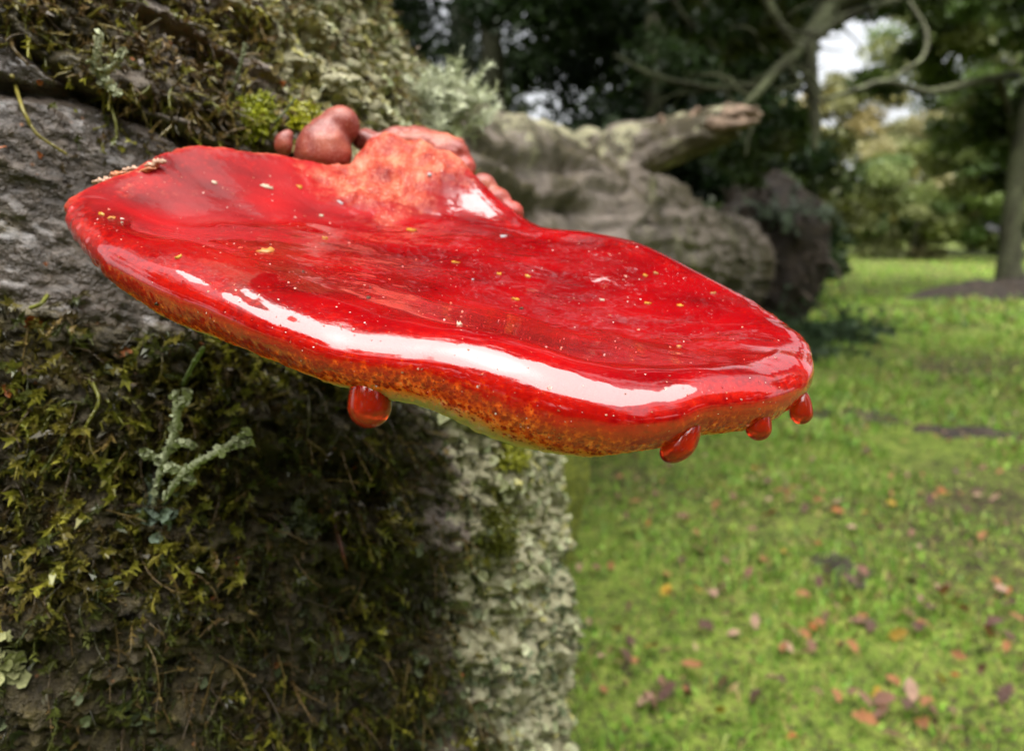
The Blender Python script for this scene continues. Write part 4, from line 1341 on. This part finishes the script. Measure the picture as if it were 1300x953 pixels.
# feathery beard lichen on the shoulder of the trunk
r = np.random.default_rng(460)
bp = P(566, 148, .60)
n_ = 150
ang = r.normal(0, .75, n_)
d_ = np.stack([np.sin(ang), r.normal(-.1, .35, n_), np.cos(ang) * 1.1 - .1], 1)
p_ = bp + r.normal(0, 1, (n_, 3)) * [.016, .008, .010]
v_, q_, t_, c_ = strand_mesh(p_, d_, .030 * r.uniform(.5, 1.45, n_), .0005 * np.ones(n_), r.uniform(-.2, .4, n_), palette([(.62, .66, .46), (.68, .70, .52), (.52, .56, .38)], n_, 3, .2), 461, K=8, leaflets=34, leaf=.0085, lw=.07)
o = npobj('beard_lichen', v_, q_, t_, M_LICHEN, origin=bp, attrs={'tint': c_})
tag(o, 'fluffy pale green beard lichen on the crest where trunk meets log', 'lichen', 'lichen tufts on the trunk')

# long curling moss strands one can pick out
SOLO = [([(15, 95), (20, 120), (30, 150), (42, 175), (60, 190), (82, 198)], (.26, .22, .04), 'olive moss strand curling over the wet grey bark'),
        ([(118, 125), (130, 142), (142, 160), (148, 180)], (.22, .22, .04), 'short green moss strand below the frilly lichen tuft'),
        ([(262, 150), (280, 140), (292, 155), (303, 185)], (.20, .14, .03), 'brown moss strand arching under the green stalk'),
        ([(246, 140), (254, 150), (257, 170), (256, 180)], (.22, .15, .035), 'brown curled moss strand hanging over the crack'),
        ([(48, 500), (42, 530), (38, 560), (34, 590)], (.26, .28, .03), 'bright green moss strand hanging straight down in the moss'),
        ([(40, 395), (52, 385), (60, 376)], (.26, .27, .05), 'short yellow-green moss shoot on the lower crack edge'),
        ([(110, 480), (115, 510), (112, 535)], (.20, .20, .03), 'thin green moss strand hanging in the dark moss'),
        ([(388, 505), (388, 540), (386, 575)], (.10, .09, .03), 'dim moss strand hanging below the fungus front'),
        ([(137, 560), (132, 590), (130, 615)], (.17, .16, .03), 'olive moss strand near the branched lichen'),
        ([(75, 745), (80, 760), (84, 775)], (.28, .27, .04), 'yellowish moss shoot low on the trunk'),
        ([(20, 50), (35, 60), (34, 85)], (.16, .11, .04), 'brown moss strand high on the trunk edge'),
        ([(408, 645), (418, 668), (432, 700), (437, 720)], (.16, .05, .025), 'long reddish-brown wood splinter hanging in the shade')]
for k, (pix, col_, lab) in enumerate(SOLO):
    W = []
    for j, (x, y) in enumerate(pix):
        hn = on_trunk(x, y)
        W.append(hn[0] + hn[1] * (.002 + .003 * math.sin(math.pi * j / (len(pix) - 1)) + .002 * (j > 0)))
    W = np.array(W)
    sp = 'splinter' in lab
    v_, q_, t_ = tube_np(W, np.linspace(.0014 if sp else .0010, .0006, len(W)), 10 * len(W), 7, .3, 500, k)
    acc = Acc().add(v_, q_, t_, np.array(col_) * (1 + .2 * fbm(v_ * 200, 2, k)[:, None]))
    if not sp:
        cc = catmull(W, 40); ii = np.random.default_rng(k).integers(0, 39, 70)
        dd_ = cc[ii + 1] - cc[ii]; dd_ /= np.linalg.norm(dd_, axis=1)[:, None]
        sd = np.random.default_rng(k + 5).normal(0, 1, (70, 3)); sd -= dd_ * (sd * dd_).sum(1)[:, None]; sd /= np.linalg.norm(sd, axis=1)[:, None]
        wv = np.cross(dd_, sd) * .0006
        LV = np.stack([cc[ii] - wv, cc[ii] + wv, cc[ii] + (sd * .55 + dd_) * .0024], 1).reshape(-1, 3)
        acc.add(LV, None, np.arange(210).reshape(-1, 3), np.tile(np.array(col_) * 1.1, (210, 1)))
    o = acc.build('wood_splinter' if sp else 'moss_strand', M_MOSS, origin=W[0])
    tag(o, lab, 'splinter' if sp else 'moss', None if sp else 'moss strands on the trunk')

# ------------------------------------------------------------------ debris and painted glints lying on the cap
FL = [(128, 272, 9, 3, 0), (142, 277, 6, 4, 1), (155, 283, 6, 4, 2), (228, 326, 9, 6, 0), (272, 232, 14, 7, 2), (338, 237, 10, 6, 2), (380, 237, 10, 5, 0), (412, 302, 8, 5, 0),
      (338, 318, 16, 10, 1), (432, 257, 10, 3, 4), (408, 274, 7, 5, 2), (523, 292, 10, 5, 0), (577, 333, 12, 4, 0), (634, 348, 8, 5, 0), (670, 351, 6, 4, 0), (655, 380, 12, 4, 0),
      (832, 347, 9, 5, 1), (822, 385, 7, 3, 0), (864, 388, 8, 5, 0), (862, 440, 14, 4, 1), (662, 392, 8, 5, 3), (468, 378, 6, 4, 3), (470, 365, 4, 3, 3), (765, 381, 10, 4, 2),
      (600, 355, 4, 4, 4), (640, 300, 8, 8, 4), (545, 222, 8, 6, 4), (200, 386, 4, 4, 3), (820, 350, 6, 4, 0), (385, 345, 7, 4, 3), (905, 372, 8, 4, 1), (583, 412, 4, 3, 2)]
FC = [(.62, .30, .02), (.50, .22, .05), (.62, .48, .34), (.06, .04, .015), (.40, .40, .40)]
FN_ = [('yellow', 'petal flake'), ('tan', 'plant flake'), ('whitish', 'wood flake'), ('dark', 'soil crumb'), ('grey', 'painted glint')]  # the grey pieces stand in for white glints on the wet skin
for k, (px, py, w, h_, c) in enumerate(FL):
    hn = on_cap(px, py)
    if hn is None: continue
    p_, n_ = hn
    dep = np.linalg.norm(p_ - EYE)
    a = RT - n_ * (RT @ n_); a /= np.linalg.norm(a); b = np.cross(n_, a)
    t0 = np.random.default_rng(590 + k).normal(-.25, .35); a, b = a * math.cos(t0) + b * math.sin(t0), b * math.cos(t0) - a * math.sin(t0)
    r = np.random.default_rng(500 + k)
    m = 11
    t = np.linspace(0, 2 * np.pi, m, endpoint=False)
    vs_ = r.uniform(.45, 1.05); hw = w / 2 / F * dep * vs_ * r.uniform(.8, 1.5); hh = h_ / 2 / F * dep * 1.5 * vs_
    rr0 = 1 + r.normal(0, .32, m)
    zt_ = .0002 + np.abs(r.normal(0, .0003, m))
    loc = np.stack([np.cos(t) * hw * rr0, np.sin(t) * hh * rr0, zt_], 1)
    V1 = loc[:, :1] * a + loc[:, 1:2] * b + loc[:, 2:] * n_
    V0 = V1 - n_ * .0006
    VV = np.vstack([V1, V0, n_[None] * .0003])
    j = np.arange(m); j2 = (j + 1) % m
    T = np.vstack([np.stack([np.full(m, 2 * m), j, j2], 1)])
    Q = np.stack([j, j + m, j2 + m, j2], 1)
    o = npobj('flake', VV + p_, Q, T, M_FLAKE, origin=p_, attrs={'tint': np.tile(np.array(FC[c]) * r.uniform(.8, 1.15), (len(VV), 1))})
    tag(o, f'tiny {FN_[c][0]} {FN_[c][1]} stuck on the wet top of the fungus', 'flake', 'flakes stuck on the fungus cap')
# torn pale shreds where the left lobe touches the bark
for k, (px, py) in enumerate([(130, 228), (152, 220), (168, 214), (184, 216), (197, 207)]):
    r = np.random.default_rng(540 + k)
    p_ = P(px, py, .302 + .002 * (k % 3))
    v_, q_, t_ = tube_np([p_ + [-.0045, 0, -.0012], p_ + r.normal(0, .001, 3), p_ + [.0045, .001, .0008]], [.0005, .0012, .0004], 24, 10, 1.6, 900, k)
    o = npobj('shred', v_, q_, t_, M_FLAKE, origin=p_, attrs={'tint': np.tile(np.array([(.60, .38, .26), (.55, .20, .08)][k % 2]), (len(v_), 1))})
    tag(o, ['torn whitish shred lying where the fungus edge meets the bark', 'torn orange shred lying where the fungus edge meets the bark'][k % 2], 'shred', 'shreds on the back edge of the fungus')
# fine specks and droplets all over the film
r = np.random.default_rng(560)
pp, nn = [], []
while len(pp) < 520:
    x = r.uniform(100, 1025); y = r.uniform(200, 560)
    hn = on_cap(x, y)
    if hn is not None: pp.append(hn[0] + hn[1] * .0001); nn.append(hn[1])
pp, nn = np.array(pp), np.array(nn)
dv, dt, dc = dish_mesh(pp, nn, .00024 * np.exp(r.normal(0, .5, len(pp))), palette([(.60, .35, .28), (.55, .25, .15), (.65, .5, .42), (.5, .12, .06)], len(pp), 5, .2), 561, 6, -.1)
npobj('specks', dv, None, dt, M_FLAKE, FUNGUS, smooth=False, attrs={'tint': dc}).matrix_parent_inverse = FINV
bpy.data.objects['specks']['kind'] = 'stuff'

# ------------------------------------------------------------------ grass, fallen leaves, soil
r = np.random.default_rng(600)
acc = Acc()
for (n_, r0, r1, hh, ww) in ((46000, 1.0, 3.6, .032, .0042), (42000, 3.4, 9, .055, .008), (36000, 8, 34, .09, .02)):
    rad_ = np.exp(r.uniform(math.log(r0), math.log(r1), n_)) if r0 > 3 else np.sqrt(r.uniform(r0 ** 2, r1 ** 2, n_))
    az = r.uniform(-.18, .82, n_)
    x, y = rad_ * np.sin(az), rad_ * np.cos(az)
    z = ground_z(x, y)
    den = fbm(np.stack([x * 2.2, y * 2.2, 0 * x], 1), 3, 9)
    ok = den + r.uniform(-.32, .32, n_) > -.06
    x, y, z, den = x[ok], y[ok], z[ok], den[ok]
    m = len(x)
    a = r.uniform(0, 2 * np.pi, m)
    h_ = hh * r.uniform(.35, 1.3, m) * (1 + .5 * den)
    broad = r.uniform(0, 1, m) < .42
    w_ = ww * r.uniform(.5, 1.3, m) * np.where(broad, 2.6, 1)
    h_ = h_ * np.where(broad, .55, 1)
    le = r.uniform(.2, 1.1, m) * h_
    b = r.uniform(0, 2 * np.pi, m)
    p = np.stack([x, y, z - .004], 1)
    sd = np.stack([np.cos(a), np.sin(a), 0 * a], 1) * w_[:, None]
    ln_ = np.stack([np.cos(b), np.sin(b), 0 * b], 1) * le[:, None]
    up_ = np.stack([0 * a, 0 * a, h_], 1)
    V5 = np.stack([p - sd * .5, p + sd * .5, p + sd * .42 + ln_ * .4 + up_ * .65, p - sd * .42 + ln_ * .4 + up_ * .65, p + ln_ + up_], 1).reshape(-1, 3)
    i = (np.arange(m) * 5)[:, None]
    cols_ = palette([(.11, .22, .025), (.15, .29, .035), (.22, .35, .05), (.06, .12, .02), (.30, .34, .08), (.16, .29, .035), (.24, .17, .07)], m, 7, .25)
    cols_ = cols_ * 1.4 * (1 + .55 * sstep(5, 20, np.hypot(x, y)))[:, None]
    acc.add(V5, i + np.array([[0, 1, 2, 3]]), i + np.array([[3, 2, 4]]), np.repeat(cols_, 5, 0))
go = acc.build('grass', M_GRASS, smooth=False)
tag(go, 'short green meadow grass beside the fallen log', 'grass', kind='stuff')

LEAFC = [((.36, .15, .06), 'orange-brown'), ((.24, .12, .08), 'dull brown'), ((.44, .27, .19), 'pale pinkish-tan'), ((.50, .30, .03), 'yellow'), ((.12, .06, .045), 'dark brown'), ((.40, .12, .03), 'bright orange')]


def leaf_shape(seed, lobed):
    r = np.random.default_rng(seed)
    m = 9
    t = np.linspace(0, 1, m)
    w = np.sin(np.pi * np.clip(t * .96 + .02, 0, 1)) ** .8 * (.30 if not lobed else .27)
    if lobed: w = w * (1 + .38 * np.sin(t * np.pi * 6.5))
    z = .10 * np.sin(t * 3 + r.uniform(0, 3)) + r.normal(0, .01, m)
    L = np.stack([t - .5, w, z + w * r.uniform(.1, .5)], 1); Rr = np.stack([t - .5, -w, z + w * r.uniform(.1, .5)], 1); C_ = np.stack([t - .5, 0 * t, z], 1)
    V = np.vstack([L, C_, Rr])
    j = np.arange(m - 1)
    Q = np.vstack([np.stack([j, j + m, j + m + 1, j + 1], 1), np.stack([j + m, j + 2 * m, j + 2 * m + 1, j + m + 1], 1)])
    return V, Q


meshes = {}
for c, (col_, nm) in enumerate(LEAFC):
    for s_ in range(3):
        V_, Q_ = leaf_shape(700 + s_ + 5 * c, s_ != 1)
        me = npmesh('fallen_leaf', V_, Q_, attrs={'tint': np.tile(np.array(col_), (len(V_), 1)) * (1 + .25 * fbm(V_ * 7, 2, c)[:, None])})
        me.materials.append(M_LITTER); meshes[c, s_] = me
r = np.random.default_rng(720)
spots = [(845, 755, 3), (1065, 826, 3), (640 + 360, 640, 0), (1240, 640, 2), (1290, 797, 0), (795, 845, 4), (1000, 805, 0)]
DRIFT = [(r.uniform(760, 1290), r.uniform(520, 900)) for _ in range(17)]
cnt = 0
while cnt < 290:
    if cnt < len(spots):
        px, py, c = spots[cnt]
    else:
        px = r.uniform(735, 1330); py = 432 + 40 + 460 * r.uniform(0, 1) ** .8; c = int(r.choice(6, p=[.27, .24, .2, .06, .17, .06]))
        if cnt % 2: q_ = DRIFT[cnt % len(DRIFT)]; px, py = q_[0] + r.normal(0, 60), q_[1] + r.normal(0, 28)
    v = ray(px, py)
    tpar_ = -H / v.z
    x, y = v.x * tpar_, v.y * tpar_
    cnt += 1
    z = ground_z(x, y)[0]
    o = bpy.data.objects.new('fallen_leaf', meshes[c, int(r.integers(3))])
    COL.objects.link(o)
    o.location = (x, y, z + r.uniform(.014, .034))
    o.rotation_euler = (r.normal(0, .45), r.normal(0, .45), r.uniform(0, 6.28))
    s_ = r.uniform(.022, .05)
    o.scale = (s_, s_, s_)
    tag(o, f'{LEAFC[c][1]} fallen leaf lying in the short meadow grass', 'leaf', f'{LEAFC[c][1]} leaves in the grass')

for k, (px, py, wx, wy, lab) in enumerate([(1090, 528, .30, .22, 'small dark patch of bare crumbly soil in the grass beyond the fungus tip'),
                                           (1240, 548, .34, .17, 'wide dark patch of bare soil and leaf litter in the grass'),
                                           (1075, 730, .12, .13, 'dark muddy hollow among the fallen leaves'),
                                           (1262, 377, 1.6, .8, 'low dark earth bank at the foot of the slender oak')]):
    v = ray(px, py); t_ = -H / v.z
    cx, cy = v.x * t_, v.y * t_
    nr0, na = 16, 40
    RR, AA = np.meshgrid(np.linspace(0, 1, nr0), np.linspace(0, 2 * np.pi, na, endpoint=False), indexing='ij')
    x = cx + RR * np.cos(AA) * wx * (1 + .25 * np.sin(3 * AA + k)); y = cy + RR * np.sin(AA) * wy * (1 + .2 * np.cos(2 * AA))
    hgt = .25 if k == 3 else .022
    z = ground_z(x, y) + hgt * (1 - RR.ravel() ** 2) + (.35 if k == 3 else 1.2) * hgt * fbm(np.stack([x.ravel(), y.ravel(), 0 * x.ravel()], 1) * (14 if k < 3 else 3), 4, k) - .01 * RR.ravel()
    o = npobj('soil_patch', np.stack([x.ravel(), y.ravel(), z], 1), grid_quads(nr0, na, True), mat=m_soil, origin=(cx, cy, 0))
    tag(o, lab, 'soil patch', 'bare soil in the meadow')

# ferns and brambles at the foot of the upturned roots
for k, (x, y, sc, col_, lab) in enumerate([(2.55, 6.3, .62, (.05, .085, .04), 'dark ferny bramble clump at the foot of the upturned roots'),
                                           (3.05, 6.6, .52, (.06, .10, .045), 'grey-green bramble clump on the meadow side of the upturned roots'),
                                           (2.15, 5.6, .5, (.045, .075, .03), 'dark bramble clump under the far end of the log'),
                                           (2.75, 7.25, .4, (.16, .20, .14), 'pale fern growing on top of the upturned roots')]):
    r = np.random.default_rng(800 + k)
    n_ = 70
    z0 = ground_z(x, y)[0] if k < 3 else 1.15
    a = r.uniform(0, 2 * np.pi, n_)
    d_ = np.stack([np.cos(a), np.sin(a), r.uniform(.3, 1.6, n_)], 1)
    p_ = np.array([x, y, z0]) + r.normal(0, .12, (n_, 3)) * [1, 1, .1]
    v_, q_, t_, c_ = strand_mesh(p_, d_, sc * r.uniform(.5, 1.2, n_), .004 * np.ones(n_), r.uniform(.7, 1.6, n_), palette([col_], n_, k, .35), 810 + k, K=7, leaflets=40, leaf=.06, curl=.2)
    o = npobj('bramble' if k < 3 else 'fern', v_, q_, t_, M_LEAF, origin=(x, y, z0), attrs={'tint': c_})
    tag(o, lab, 'bramble' if k < 3 else 'fern', 'undergrowth around the roots')
